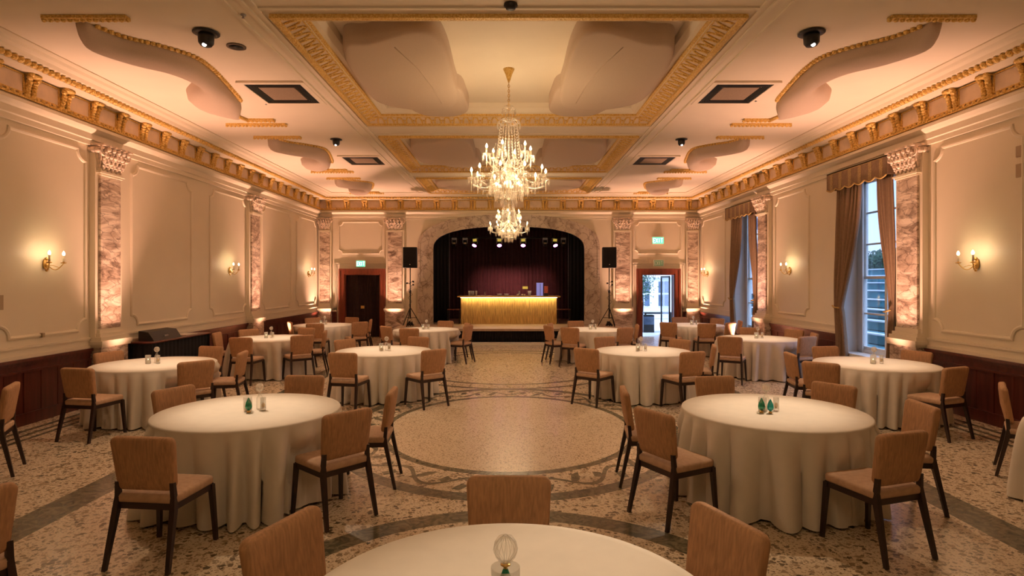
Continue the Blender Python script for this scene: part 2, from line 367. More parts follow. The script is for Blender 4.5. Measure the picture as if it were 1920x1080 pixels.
# ------------------------------------------------------------------ room shell
XW, Y0, YB, HC = 6.5, -3.2, 20.0, 4.85
struct(MB().box(-6.9, 6.9, Y0 - 0.2, YB + 0.3, -0.12, 0.0).build('floor', 'floor'))
struct(MB().box(-XW - 0.25, -XW, Y0, YB + 0.3, 0, 5.3).build('wall_left', 'paint'))
struct(MB().box(-XW - 0.25, XW + 0.65, Y0 - 0.25, Y0, 0, 5.3).build('wall_front', 'paint'))
# right wall with two tall window openings
WINS = ((9.75, 11.5), (15.2, 16.95)); WZ0, WZ1 = 0.55, 4.0
mb = MB(); ya = Y0
for a, b in WINS:
    mb.box(XW, XW + 0.5, ya, a, 0, 5.3); mb.box(XW, XW + 0.5, a, b, 0, WZ0 - 0.03); mb.box(XW, XW + 0.5, a, b, WZ1, 5.3); ya = b
mb.box(XW, XW + 0.5, ya, YB + 0.3, 0, 5.3)
struct(mb.build('wall_right', 'paint'))
# back wall: two doorways and the stage arch
AA, AB, AZ = 2.6, 0.78, 3.02
def arch(a, b, n=2.5, N=48, z0=0.0):
    pts = [(-a, z0)]
    for i in range(N + 1):
        t = PI - PI * i / N; c, s_ = math.cos(t), math.sin(t)
        pts.append((a * math.copysign(abs(c) ** (2 / n), c), AZ + b * abs(s_) ** (2 / n)))
    pts.append((a, z0)); return pts
DL = (-5.60, -4.37, 2.16); DR = (4.52, 5.66, 2.16)
mb = MB(); T = 0.3
mb.box(-XW, DL[0], YB, YB + T, 0, 5.3); mb.box(DL[0], DL[1], YB, YB + T, DL[2], 5.3); mb.box(DL[1], -AA, YB, YB + T, 0, 5.3)
mb.box(AA, DR[0], YB, YB + T, 0, 5.3); mb.box(DR[0], DR[1], YB, YB + T, DR[2], 5.3); mb.box(DR[1], XW, YB, YB + T, 0, 5.3)
ap = arch(AA, AB)[1:-1]
for (x0, z0), (x1, z1) in zip(ap[:-1], ap[1:]):
    if x1 - x0 < 1e-5: continue
    vs = [(x0, YB, z0), (x1, YB, z1), (x1, YB, 5.3), (x0, YB, 5.3), (x0, YB + T, z0), (x1, YB + T, z1), (x1, YB + T, 5.3), (x0, YB + T, 5.3)]
    mb.add(vs, [(0, 1, 2, 3), (5, 4, 7, 6), (4, 5, 1, 0)])
struct(mb.build('wall_back', 'paint'))

# ceiling with three coffers
COF = ((6.46, 10.9), (11.85, 15.6), (16.6, 19.4)); CX = 2.6; HF = 5.1
mb = MB(); mb.box(-XW - 0.1, -CX, Y0, YB + 0.1, HC, HC + 0.1); mb.box(CX, XW + 0.1, Y0, YB + 0.1, HC, HC + 0.1)
ya = Y0
for a, b in COF: mb.box(-CX, CX, ya, a, HC, HC + 0.1); ya = b
mb.box(-CX, CX, ya, YB + 0.1, HC, HC + 0.1)
for a, b in COF:
    mb.box(-CX, CX, a, b, HF, HF + 0.1)
    mb.box(-CX - 0.05, -CX, a, b, HC + 0.1, HF + 0.1); mb.box(CX, CX + 0.05, a, b, HC + 0.1, HF + 0.1)
    mb.box(-CX, CX, a - 0.05, a, HC + 0.1, HF + 0.1); mb.box(-CX, CX, b, b + 0.05, HC + 0.1, HF + 0.1)
struct(mb.build('ceiling', 'ceil'))

# cornice running round the room
TN = [0]
def trim(mb, mat, **k):
    TN[0] += 1; return struct(mb.build('trim_%d' % TN[0], mat, **k))
loop = [(-XW, Y0, 0), (XW, Y0, 0), (XW, YB, 0), (-XW, YB, 0)]
UP = (0, 0, 1)
trim(MB().sweep(loop, [(-0.02, 4.02), (0.05, 4.02), (0.05, 4.09), (0.08, 4.10), (0.08, 4.19), (0.12, 4.21), (0.17, 4.25), (0.17, 4.29), (0.10, 4.33), (-0.02, 4.33)], True, UP), 'paint')
trim(MB().sweep(loop, [(-0.02, 4.33), (0.10, 4.33), (0.10, 4.66), (-0.02, 4.66)], True, UP), 'frieze')
trim(MB().sweep(loop, [(-0.02, 4.66), (0.34, 4.67), (0.35, 4.735), (0.42, 4.75), (0.45, 4.79), (0.54, 4.80), (0.57, 4.83), (0.66, 4.835), (0.66, 4.86), (-0.02, 4.86)], True, UP), 'paint')
# gilded beads and brackets on the frieze
rnd = random.Random(3)
def along(side):
    """yields (matrix builder) for a wall: u along, o out from wall"""
    if side == 'L': return lambda u, o, z: (-XW + o, u, z)
    if side == 'R': return lambda u, o, z: (XW - o, u, z)
    return lambda u, o, z: (u, YB - o, z)
for side, u0, u1 in (('L', 5.0, 19.9), ('R', 5.0, 19.9), ('B', -6.4, 6.4)):
    P = along(side); mb = MB(); u = u0
    while u < u1:
        mb.ball(P(u, 0.12, 4.365), 0.034, 6, 4, (1, 1, 0.9)); mb.ball(P(u + 0.03, 0.355, 4.71), 0.055, 7, 5, (1, 0.8, 0.8)); u += 0.098
    mb.sweep([P(u0, 0.115, 4.345), P(u1, 0.115, 4.345)], [(-0.02, -0.014), (0.02, -0.014), (0.02, 0.014), (-0.02, 0.014)], False, UP)
    trim(mb, 'gold')
    mb = MB(); u = (7.22 if side != 'B' else -6.06)
    us = []
    if side == 'B': us = [(-6.1 + 0.61 * i) for i in range(21)]
    else: us = [5.4 + 0.605 * i for i in range(24)]
    for u in us:
        for k in range(7):
            z = 4.38 + 0.045 * k; w = 0.055 + 0.018 * (k > 4) + rnd.uniform(-0.006, 0.006); o = 0.12 + 0.014 * k * (k / 7)
            for dx in (-w * 0.85, w * 0.85): mb.ball(P(u + dx, o, z), 0.043, 6, 4, (1, 1, 0.9))
        mb.ball(P(u, 0.17, 4.64), 0.075, 8, 4, (1.1, 1.1, 0.45))
        q = [P(u - 0.07, 0.0, 4.60), P(u + 0.07, 0.20, 4.675)]
        mb.box(min(q[0][0], q[1][0]), max(q[0][0], q[1][0]), min(q[0][1], q[1][1]), max(q[0][1], q[1][1]), 4.64, 4.668)
        # thin gilt frame round the panel that follows
        for dz, h in ((4.395, 0.016), (4.635, 0.020)):
            q = [P(u + 0.09, 0.095, 0), P(u + 0.515, 0.112, 0)]
            mb.box(min(q[0][0], q[1][0]), max(q[0][0], q[1][0]), min(q[0][1], q[1][1]), max(q[0][1], q[1][1]), dz, dz + h)
        for uu in (u + 0.085, u + 0.505):
            q = [P(uu, 0.095, 0), P(uu + 0.024, 0.116, 0)]
            mb.box(min(q[0][0], q[1][0]), max(q[0][0], q[1][0]), min(q[0][1], q[1][1]), max(q[0][1], q[1][1]), 4.395, 4.655)
    trim(mb, 'gold')

# gilded frames of the coffers: egg pattern between two rails
for a, b in COF:
    lp = [(-CX, a, HC), (CX, a, HC), (CX, b, HC), (-CX, b, HC)]
    trim(MB().sweep(lp, [(-0.02, -0.02), (0.0, -0.03), (0.28, 0.08), (0.28, 0.12), (-0.02, 0.02)], True, UP), 'frieze')
    trim(MB().sweep(lp, [(0.26, 0.05), (0.30, 0.09), (0.36, 0.10), (0.42, 0.16), (0.44, 0.25), (0.0, 0.25), (0.0, 0.12)], True, UP), 'ceil')
    mb = MB()
    mb.sweep(lp, [(-0.03, -0.045), (0.035, -0.045), (0.045, 0.0), (-0.03, 0.0)], True, UP)
    mb.sweep(lp, [(0.235, 0.045), (0.30, 0.065), (0.30, 0.11), (0.235, 0.1)], True, UP)
    per = [((-CX, a), (CX, a), (0, 1)), ((-CX, b), (CX, b), (0, -1)), ((-CX, a), (-CX, b), (1, 0)), ((CX, a), (CX, b), (-1, 0))]
    for p, q, nn in per:
        L = math.dist(p, q); k = int((L - 0.5) / 0.17)
        for i in range(k + 1):
            t = (0.25 + (L - 0.5) * i / k) / L; cx = p[0] + (q[0] - p[0]) * t; cy = p[1] + (q[1] - p[1]) * t
            dx, dy = (q[0] - p[0]) / L, (q[1] - p[1]) / L; pts = []
            for j in range(7):
                an = PI * j / 6; s_ = 0.06 * math.cos(an); o_ = 0.05 + 0.17 * math.sin(an)
                pts.append((cx + dx * s_ + nn[0] * o_, cy + dy * s_ + nn[1] * o_, HC - 0.022 + (o_ / 0.28) * 0.11 - 0.01))
            mb.tube(pts, 0.017, 5, False)
            mb.ball((cx + dx * 0.085 + nn[0] * 0.13, cy + dy * 0.085 + nn[1] * 0.13, HC + 0.02), 0.022, 5, 4)
    trim(mb, 'gold')
# plain mouldings of the ceiling: long strips each side and across the beams
for sx in (-1, 1):
    for x in (2.70, 2.80, 2.98):
        trim(MB().box(sx * x - 0.02, sx * x + 0.02, Y0, 19.35, HC - 0.022, HC + 0.01), 'ceil')
for y in (6.28, 11.1, 11.65, 15.8, 16.4):
    trim(MB().box(-2.68, 2.68, y - 0.02, y + 0.02, HC - 0.02, HC + 0.01), 'ceil')

# ------------------------------------------------------------------ wall panels, dado
def notch(u0, u1, z0, z1, r=0.17):
    pts = []
    for cx, cz, a0 in ((u0, z0, 90), (u1, z0, 180), (u1, z1, 270), (u0, z1, 0)):
        seq = [R(a0 - 90 * k / 6) for k in range(7)]
        pts += [(cx + r * math.cos(t), cz + r * math.sin(t)) for t in seq]
    return pts
PROF = [(-0.028, 0.0), (-0.022, 0.018), (0.0, 0.028), (0.022, 0.018), (0.028, 0.0)]
def panel(side, u0, u1, z0=1.17, z1=3.92, r=0.17):
    P = along(side); N = {'L': (1, 0, 0), 'R': (-1, 0, 0), 'B': (0, -1, 0)}[side]
    trim(MB().sweep([P(u, 0, z) for u, z in notch(u0, u1, z0, z1, r)], PROF, True, N), 'paint')
for u0, u1 in ((7.45, 9.0), (10.1, 12.0), (12.75, 14.5), (15.45, 17.5), (17.95, 19.75)): panel('L', u0, u1)
for u0, u1 in ((7.4, 8.95), (12.7, 14.3), (17.6, 19.7)): panel('R', u0, u1)
panel('B', -5.78, -4.30, 2.86, 3.93, 0.12); panel('B', 4.30, 5.86, 2.86, 3.93, 0.12)
def slab(side, u0, u1, o0, o1, z0, z1, mb=None):
    P = along(side); a = P(u0, o0, z0); b = P(u1, o1, z1)
    return (mb or MB()).box(min(a[0], b[0]), max(a[0], b[0]), min(a[1], b[1]), max(a[1], b[1]), z0, z1)
DADO = [('L', 3.0, 9.06), ('L', 9.74, 14.46), ('L', 15.14, 19.94), ('R', 3.0, 9.06), ('R', 11.55, 14.46), ('R', 17.0, 19.94),
        ('B', -6.05, -5.86), ('B', -4.1, -4.02), ('B', 4.02, 4.1), ('B', 5.92, 6.05)]
for side, u0, u1 in DADO:
    mb = MB(); slab(side, u0, u1, 0.0, 0.04, 0, 0.84, mb)
    slab(side, u0, u1, 0.0, 0.085, 0.845, 0.885, mb); slab(side, u0, u1, 0.0, 0.06, 0.80, 0.845, mb); slab(side, u0, u1, 0.0, 0.065, 0.70, 0.73, mb)
    slab(side, u0, u1, 0.0, 0.07, 0.0, 0.16, mb)
    if u1 - u0 > 0.6:
        k = int((u1 - u0) / 0.30)
        for i in range(k + 1):
            u = u0 + (u1 - u0 - 0.06) * i / k
            slab(side, u, u + (0.06 if i % 4 == 0 else 0.016), 0.0, 0.055 if i % 4 == 0 else 0.046, 0.16, 0.70, mb)
    TN[0] += 1; struct(mb.build('baseboard_%d' % TN[0], 'mahog'))
    mb = MB(); slab(side, u0, u1, 0.0, 0.05, 0.885, 0.93, mb); slab(side, u0, u1, 0.0, 0.03, 0.93, 1.02, mb); slab(side, u0, u1, 0.0, 0.045, 1.02, 1.05, mb)
    trim(mb, 'paint')
# plain chair-rail end pieces by the window reveals
for a, b in WINS:
    trim(slab('R', b + 0.0, b + 0.05, 0.0, 0.03, 0.885, 4.02), 'paint_white')

# doors
def doorway(n, x0, x1, zt, glazed):
    root = struct(empty('door_%d' % n, (0, YB, 0)))
    f = MB(); w = 0.15
    for a, b, c, d in ((x0 - w, x0, 0, zt + w), (x1, x1 + w, 0, zt + w), (x0, x1, zt, zt + w)):
        f.box(a, b, -0.06, 0.02, c, d)
    for a, b, c, d in ((x0 - w - 0.03, x0 - w + 0.03, 0, zt + w + 0.03), (x1 + w - 0.03, x1 + w + 0.03, 0, zt + w + 0.03), (x0 - w + 0.03, x1 + w - 0.03, zt + w - 0.03, zt + w + 0.03)):
        f.box(a, b, -0.09, 0.0, c, d)
    for a, b, c, d in ((x0 - 0.001, x0 + 0.035, 0, zt), (x1 - 0.035, x1 + 0.001, 0, zt), (x0, x1, zt - 0.035, zt + 0.001)):
        f.box(a, b, -0.03, 0.3, c, d)
    f.build('door_frame', 'doorwood', root)
    s = MB()
    for o_, h in ((0.28, 0.33), (0.34, 0.39)):
        s.box(x0 - o_ - 0.02, x0 - o_ + 0.02, -0.03, 0.01, 0.9, zt + h); s.box(x1 + o_ - 0.02, x1 + o_ + 0.02, -0.03, 0.01, 0.9, zt + h); s.box(x0 - o_, x1 + o_, -0.03, 0.01, zt + h - 0.04, zt + h)
    s.build('outer_moulding', 'paint', root)
    return root
d1 = doorway(1, *DL, False); d2 = doorway(2, *DR, True)
c = MB(); c.pleat((DL[0] + 0.03, 0.12), (DL[1] - 0.03, 0.12), 0.01, DL[2] - 0.03, 22, 0.022); c.box(DL[0], DL[1], 0.24, 0.28, 0, DL[2])
c.build('door_curtain', 'doorcur', d1)
MB().box(-5.06, -4.94, 0.05, 0.075, 0.98, 1.08).build('push_plate', 'brass', d1)
# open glazed leaf folded out at the garden door
g = MB()
for a, b, c_, d in ((0, 0.05, 0.02, 2.1), (0.85, 0.9, 0.02, 2.1), (0.05, 0.85, 0.02, 0.14), (0.05, 0.85, 2.04, 2.1)):
    g.box(-0.02, 0.02, a, b, c_, d)
leaf = g.build('door_leaf', 'blackp', d2); leaf.location = (DR[1] - 0.09, 0.32, 0); leaf.rotation_euler = (0, 0, R(4))
MB().box(-0.004, 0.004, 0.05, 0.85, 0.14, 2.04).build('door_pane', 'pane', leaf)
mm = MB(); mm.ball((DR[0] + 0.015, -0.02, 1.22), 0.025, 8, 6); mm.build('door_handle', 'brass', d2)

# ------------------------------------------------------------------ pilasters
def capital(mb, w=0.50, z0=3.68, z1=4.05, dep=0.12):
    rn = random.Random(9); h = z1 - z0
    mb.add([(-w / 2, 0, z0), (w / 2, 0, z0), (w / 2, dep, z0), (-w / 2, dep, z0), (-w / 2 - 0.07, 0, z1), (w / 2 + 0.07, 0, z1), (w / 2 + 0.07, dep + 0.10, z1), (-w / 2 - 0.07, dep + 0.10, z1)],
           [(0, 3, 2, 1), (4, 5, 6, 7), (0, 1, 5, 4), (1, 2, 6, 5), (2, 3, 7, 6), (3, 0, 4, 7)])
    for row, (zz, n, sz) in enumerate(((0.10, 5, 0.062), (0.38, 6, 0.066), (0.64, 5, 0.07))):
        for i in range(n):
            x = -w / 2 - 0.02 * row + (w + 0.04 * row) * (i + 0.5) / n; y = dep + 0.02 + 0.035 * row; z = z0 + h * zz
            mb.ball((x, y, z), sz, 7, 5, (0.62, 0.55, 1.15)); mb.ball((x, y + 0.045, z + sz * 0.75), sz * 0.52, 6, 4)
            mb.ball((x - 0.03, y + 0.02, z + 0.015), 0.024, 5, 4); mb.ball((x + 0.03, y + 0.02, z + 0.015), 0.024, 5, 4)
    for sx in (-1, 1):
        for rr in (0.075, 0.045):
            pts = [(sx * (w / 2 + 0.03) + rr * math.cos(t * PI / 6), dep + 0.085, z1 - 0.10 + rr * math.sin(t * PI / 6)) for t in range(13)]
            mb.tube(pts, 0.016, 6, False)
        for k in range(3): mb.ball((sx * (w / 2 + 0.045), dep * k / 2, z1 - 0.09), 0.055, 7, 5)
    mb.box(-w / 2 - 0.10, w / 2 + 0.10, 0, dep + 0.14, z1 - 0.03, z1)
def make_pilaster(name):
    r = empty(name)
    mb = MB(); mb.box(-0.31, 0.31, 0.0, 0.09, 1.05, 4.03); mb.build('surround', 'paint', r)
    MB().box(-0.235, 0.235, 0.0, 0.125, 1.17, 3.60).build('shaft', 'marble', r)
    mb = MB(); mb.box(-0.29, 0.29, 0, 0.17, 3.605, 3.635); mb.box(-0.26, 0.26, 0, 0.15, 3.575, 3.605); mb.box(-0.25, 0.25, 0, 0.14, 3.635, 3.68); mb.build('neck_ring', 'paint', r)
    mb = MB(); capital(mb); mb.build('capital', 'capmat', r)
    mb = MB()
    for i, (w, d, a, b) in enumerate(((0.27, 0.135, 1.10, 1.17), (0.30, 0.165, 1.05, 1.10), (0.33, 0.20, 0.99, 1.05), (0.36, 0.235, 0.93, 0.99), (0.345, 0.22, 0.89, 0.93))): mb.box(-w, w, -0.0, d, a, b)
    mb.build('base_moulding', 'paint', r)
    mb = MB(); mb.box(-0.32, 0.32, 0, 0.19, 0.14, 0.89); mb.box(-0.35, 0.35, 0, 0.215, 0, 0.14); mb.build('pedestal', 'marble', r)
    return r
PIL = [((-XW, 9.4), -90, 'marble pilaster on the left wall beside the black draped console'), ((-XW, 14.8), -90, 'marble pilaster on the left wall between the second and third sconces'),
       ((XW, 9.4), 90, 'marble pilaster on the window wall beside the nearer curtained window'), ((XW, 14.8), 90, 'marble pilaster on the window wall beside the farther curtained window'),
       ((-3.86, YB), 180, 'marble pilaster between the curtained doorway and the left loudspeaker'), ((3.86, YB), 180, 'marble pilaster between the garden doorway and the right loudspeaker'),
       ((-6.24, YB), 180, 'marble pilaster in the back corner of the left wall'), ((6.24, YB), 180, 'marble pilaster in the back corner of the window wall')]
p0 = None
for i, ((x, y), a, lab) in enumerate(PIL):
    o = p0 if p0 and False else (make_pilaster('pilaster') if i == 0 else copy_tree(p0))
    if i == 0: p0 = o
    o.location = (x, y, 0); o.rotation_euler = (0, 0, R(a)); o.scale = (0.7 if abs(x) == 6.24 else 1, 1, 1)
    tag(o, lab, 'pilaster', 'marble pilasters round the hall')

# uplighter cans at the pilasters' feet
def make_uplight():
    r = empty('floor_uplight')
    MB().lathe([(0.07, 0), (0.075, 0.02), (0.075, 0.03), (0.06, 0.04), (0.06, 0.19), (0.066, 0.2), (0.066, 0.215), (0.05, 0.215), (0.05, 0.19)], 14).build('housing', 'blackp', r)
    MB().lathe([(0.0001, 0.195), (0.05, 0.195)], 14).build('lens', 'pinkled', r)
    return r
u0 = make_uplight()
UPL = [(-5.93, 9.4, 'left wall pilaster nearest the console'), (-5.93, 14.8, 'left wall pilaster between the sconces'), (5.93, 9.4, 'pilaster by the nearer window'), (5.93, 14.8, 'pilaster by the farther window'),
       (-3.86, 19.45, 'pilaster by the left loudspeaker'), (3.86, 19.45, 'pilaster by the right loudspeaker'), (-6.14, 19.45, 'corner pilaster of the left wall'), (6.14, 19.45, 'corner pilaster of the window wall')]
for i, (x, y, w) in enumerate(UPL):
    o = u0 if i == 0 else copy_tree(u0); o.location = (x, y, 0)
    tag(o, 'black uplighter can on the floor at the ' + w, 'uplight', 'floor uplighters at the pilasters')
    back = y > 19
    tx, ty = (x, y - 0.30) if back else (x * 0.90, y)
    spot('uplight_beam', (x, y, 0.235), (tx, ty, 4.0), P_UP * (0.45 if back else 1.0), PINK, 72, 1.0, 0.03)
    spot('uplight_spill', (x, y, 0.235), (x * (1.0 if back else 1.03), y + (0.2 if back else 0.0), 4.0), P_UP * (0.36 if back else 0.30), PINK, 64, 1.0, 0.05)

# ------------------------------------------------------------------ sconces
def make_sconce():
    r = empty('wall_sconce')
    mb = MB(); mb.ball((0, 0.02, 0), 0.055, 10, 6, (0.7, 0.4, 1.4)); mb.ball((0, 0.05, -0.02), 0.03); mb.ball((0, 0.04, 0.07), 0.022); mb.ball((0, 0.04, -0.09), 0.018); mb.build('backplate', 'brass', r)
    for sx in (-1, 1):
        pts = []
        for k in range(9):
            t = k / 8; pts.append((sx * (0.01 + 0.12 * t), 0.05 + 0.13 * t, -0.02 - 0.075 * math.sin(PI * t) + 0.03 * t))
        a = MB().tube(pts, 0.007, 6); a.tube([(p[0], p[1], p[2] + 0.055 * math.sin(PI * min(1, q / 6))) for q, p in enumerate(pts[:7])], 0.004, 5)
        a.lathe([(0.004, 0), (0.034, 0.008), (0.038, 0.018), (0.012, 0.014), (0.014, 0.03)], 10, (sx * 0.13, 0.18, 0.005)); arm = a.build('arm', 'brass', r)
        MB().lathe([(0.013, 0.03), (0.013, 0.115)], 10, (sx * 0.13, 0.18, 0.005)).build('candle_tube', 'candle', arm)
        MB().lathe([(0.008, 0.0), (0.019, 0.018), (0.021, 0.032), (0.014, 0.05), (0.002, 0.068)], 10, (sx * 0.13, 0.18, 0.118)).build('bulb', 'bulb', arm)
    return r
s0 = None
for i, (sx, y, w) in enumerate(((-1, 8.2, 'on the nearest left wall panel'), (-1, 13.6, 'on the left wall before the farther pilaster'), (-1, 18.95, 'on the left wall by the back corner'),
                                (1, 8.12, 'on the nearest window wall panel'), (1, 13.5, 'on the window wall between the two windows'), (1, 19.1, 'on the window wall by the back corner'))):
    if s0 is None: s0 = o = make_sconce()
    else: o = copy_tree(s0)
    o.location = (sx * XW, y, 2.16); o.rotation_euler = (0, 0, R(90 if sx > 0 else -90)); tag(o, 'brass two candle sconce lit ' + w, 'wall lamp', 'brass sconces on the side walls')
    for q in (-1, 1): point('sconce_glow', (sx * (XW - 0.18), y + q * 0.13, 2.16 + 0.16), P_SCONCE, LAMP, 0.02)

# ------------------------------------------------------------------ chandeliers
def make_chandelier():
    """origin at the bottom tip; 1.5 m tall body, hung from the coffer at +2.07"""
    r = empty('crystal_chandelier'); TOP = HF - 3.03
    MB().lathe([(0.012, -0.2), (0.02, -0.17), (0.035, -0.13), (0.05, -0.08), (0.075, -0.03), (0.085, 0.0)], 16, (0, 0, TOP)).build('canopy', 'gold', r)
    mb = MB()
    z = TOP - 0.2; k = 0
    while z > 1.30:
        pts = [(0.014 * math.cos(t * PI / 4) * (k % 2), 0.014 * math.cos(t * PI / 4) * (1 - k % 2), z - 0.02 + 0.024 * math.sin(t * PI / 4)) for t in range(9)]
        mb.tube(pts, 0.0045, 5, False); z -= 0.036; k += 1
    mb.build('chain', 'brass', r)
    MB().lathe([(0.0, 0.10), (0.03, 0.12), (0.05, 0.2), (0.02, 0.26), (0.05, 0.33), (0.03, 0.4), (0.018, 0.5), (0.045, 0.58), (0.05, 0.66), (0.02, 0.72), (0.015, 0.9), (0.035, 0.98), (0.015, 1.05), (0.012, 1.2), (0.03, 1.25), (0.012, 1.30), (0.01, 1.45)], 12).build('stem', 'crystal', r)
    rr = random.Random(5)
    # crowns
    for nm, rad, z, n, dl in (('top_crown', 0.10, 1.46, 12, 0.08), ('lower_crown', 0.165, 1.27, 18, 0.11)):
        mb = MB().tube([(rad * math.cos(t * PI / 12), rad * math.sin(t * PI / 12), z) for t in range(25)], 0.006, 5, False)
        for i in range(n):
            a = 2 * PI * i / n; x, y = rad * math.cos(a), rad * math.sin(a)
            mb.gem((x * 1.04, y * 1.04, z - 0.045), 0.011, dl); mb.tube([(0.01, 0.01, z + 0.0), (x * 0.6, y * 0.6, z + 0.045), (x, y, z)], 0.004, 4, False); mb.ball((x * 0.6, y * 0.6, z + 0.045), 0.012, 5, 4)
        mb.build(nm, 'crystal', r)
    # tent of bead strands
    for i in range(20):
        a = 2 * PI * i / 20; mb = MB(); n = 20
        for k in range(n + 1):
            t = k / n
            rad = 0.125 + 0.10 * t ** 0.9 + (0.05 * max(0, t - 0.6) / 0.4); z = 1.24 - 0.86 * t
            mb.gem((rad * math.cos(a), rad * math.sin(a), z), 0.011, 0.036)
        mb.build('crystal_strand', 'crystal', r)
    # basket of hanging prisms
    for nm, rad, z, n, L in (('upper_prism_ring', 0.285, 0.36, 40, 0.17), ('middle_prism_ring', 0.21, 0.26, 32, 0.17), ('lower_prism_ring', 0.12, 0.16, 20, 0.14)):
        mb = MB().tube([(rad * math.cos(t * PI / 12), rad * math.sin(t * PI / 12), z) for t in range(25)], 0.009, 5, False)
        for i in range(n):
            a = 2 * PI * i / n; x, y = rad * math.cos(a), rad * math.sin(a)
            mb.gem((x, y, z - 0.02), 0.012, 0.03); mb.gem((x, y, z - 0.09), 0.013, L * rr.uniform(0.85, 1.05)); mb.gem((x * 0.97, y * 0.97, z + 0.03), 0.012, 0.05)
        mb.build(nm, 'crystal', r)
    mb = MB(); mb.gem((0, 0, 0.06), 0.03, 0.12); mb.build('finial', 'crystal', r)
    for i in range(6):
        a = 2 * PI * i / 6 + 0.3
        MB().ball((0.19 * math.cos(a), 0.19 * math.sin(a), 0.335), 0.026, 8, 6).build('basket_bulb', 'bulb', r)
    # candle arms in two tiers
    def arm(a, rad, z0, zc, dip):
        ca, sa = math.cos(a), math.sin(a); pts = []
        for k in range(13):
            t = k / 12; q = 0.04 + (rad - 0.04) * t; z = z0 + (zc - 0.10 - z0) * t - dip * math.sin(PI * t * 1.0) * (1 - 0.15 * t) + 0.05 * max(0, 0.25 - t)
            pts.append((q * ca, q * sa, z))
        pts.append((rad * ca, rad * sa, zc - 0.04))
        m = MB().tube(pts, 0.011, 6); A = m.build('arm', 'crystal', r)
        c = (rad * ca, rad * sa, zc)
        mb = MB().lathe([(0.01, -0.05), (0.016, -0.03), (0.05, -0.012), (0.062, 0.006), (0.055, 0.008), (0.018, -0.002), (0.018, 0.018)], 12, c)
        mb.build('drip_pan', 'crystal', A); mb = MB()
        for k in range(8):
            b = 2 * PI * k / 8; mb.gem((c[0] + 0.058 * math.cos(b), c[1] + 0.058 * math.sin(b), c[2] - 0.045), 0.009, 0.085 if k % 2 else 0.12)
        mb.gem((c[0], c[1], c[2] - 0.13), 0.013, 0.13)
        for k in (4, 6, 8): mb.gem((pts[k][0], pts[k][1], pts[k][2] - 0.06), 0.011, 0.10)
        mb.tube([(c[0] + 0.058 * math.cos(2 * PI * q / 16), c[1] + 0.058 * math.sin(2 * PI * q / 16), c[2] - 0.02) for q in range(17)], 0.002, 4, False)
        mb.tube([(c[0] + 0.058, c[1], c[2] - 0.02), (c[0], c[1], c[2] - 0.09)] + [(pts[q][0], pts[q][1], pts[q][2] - 0.035) for q in (8, 7, 6, 5, 4)], 0.0018, 4, False)
        mb.build('prism_fringe', 'crystal', A)
        MB().lathe([(0.013, 0.01), (0.013, 0.085)], 8, c).build('candle_tube', 'candle', A)
        MB().lathe([(0.007, 0.085), (0.018, 0.102), (0.02, 0.116), (0.013, 0.138), (0.002, 0.16)], 8, c).build('bulb', 'bulb', A)
        # bead swag from the tent to the pan
        mb = MB()
        for k in range(11):
            t = k / 10; q = 0.2 + (rad - 0.24) * t; z = (zc + 0.16) + (-0.16) * t - 0.05 * math.sin(PI * t); mb.gem((q * ca, q * sa, z), 0.009, 0.03)
        mb.build('bead_swag', 'crystal', A)
    for i in range(6): arm(2 * PI * i / 6 + 0.25, 0.34, 0.62, 0.78, 0.10)
    for i in range(10): arm(2 * PI * i / 10 + 0.1, 0.56, 0.55, 0.43, 0.16)
    return r
ch = make_chandelier()
for i, (y, lab) in enumerate(((8.8, 'large lit crystal chandelier hanging from the nearest ceiling coffer'), (16.9, 'lit crystal chandelier hanging nearest the stage arch'), (0.9, 'unseen crystal chandelier added overhead to light the foreground'))):  # the last one is out of view, added to light the foreground
    o = ch if i == 0 else copy_tree(ch)
    o.location = (0, y, 3.03)
    if i == 1: 
        o.rotation_euler = (0, 0, 0.2)
    tag(o, lab, 'chandelier', 'crystal chandeliers along the middle of the ceiling')
    for k in range(4):
        a = 2 * PI * k / 4 + 0.4; point('chandelier_glow', (0.46 * math.cos(a), y + 0.46 * math.sin(a), 3.74), P_CHAND * 1.1 / 4, WARM, 0.12)
    point('basket_glow', (0, y, 3.40), P_CHAND * 0.10, WARM, 0.12)

# ------------------------------------------------------------------ ceiling pads, serpentine bulkheads
def cloud(outline, z, th, name, bev=0.07):
    """a fabric covered sheet: outline (x, y) rounded, hung under the ceiling field at z (bottom), thickness th"""
    # smooth the outline (closed Catmull-Rom)
    n = len(outline); pts = []
    for i in range(n):
        p0_, p1_, p2_, p3_ = [Vector(outline[(i + k - 1) % n]) for k in range(4)]
        for t in (0, 0.2, 0.4, 0.6, 0.8):
            pts.append(0.5 * ((2 * p1_) + (-p0_ + p2_) * t + (2 * p0_ - 5 * p1_ + 4 * p2_ - p3_) * t * t + (-p0_ + 3 * p1_ - 3 * p2_ + p3_) * t ** 3))
    c = sum(pts, Vector((0, 0))) / len(pts); N = len(pts); vs = []; rings = [(1.0, z + th), (1.0, z + bev), (0.992, z + bev * 0.45), (0.975, z + bev * 0.12), (0.95, z), (0.90, z - 0.006), (0.5, z - 0.012), (0.0, z - 0.014)]
    for s_, zz in rings: vs += [(c.x + (p.x - c.x) * s_, c.y + (p.y - c.y) * s_, zz) for p in pts]
    fs = [(i * N + k, i * N + (k + 1) % N, (i + 1) * N + (k + 1) % N, (i + 1) * N + k) for i in range(len(rings) - 1) for k in range(N)]
    fs.append(tuple(range(N)))
    return MB().add(vs, fs, True)
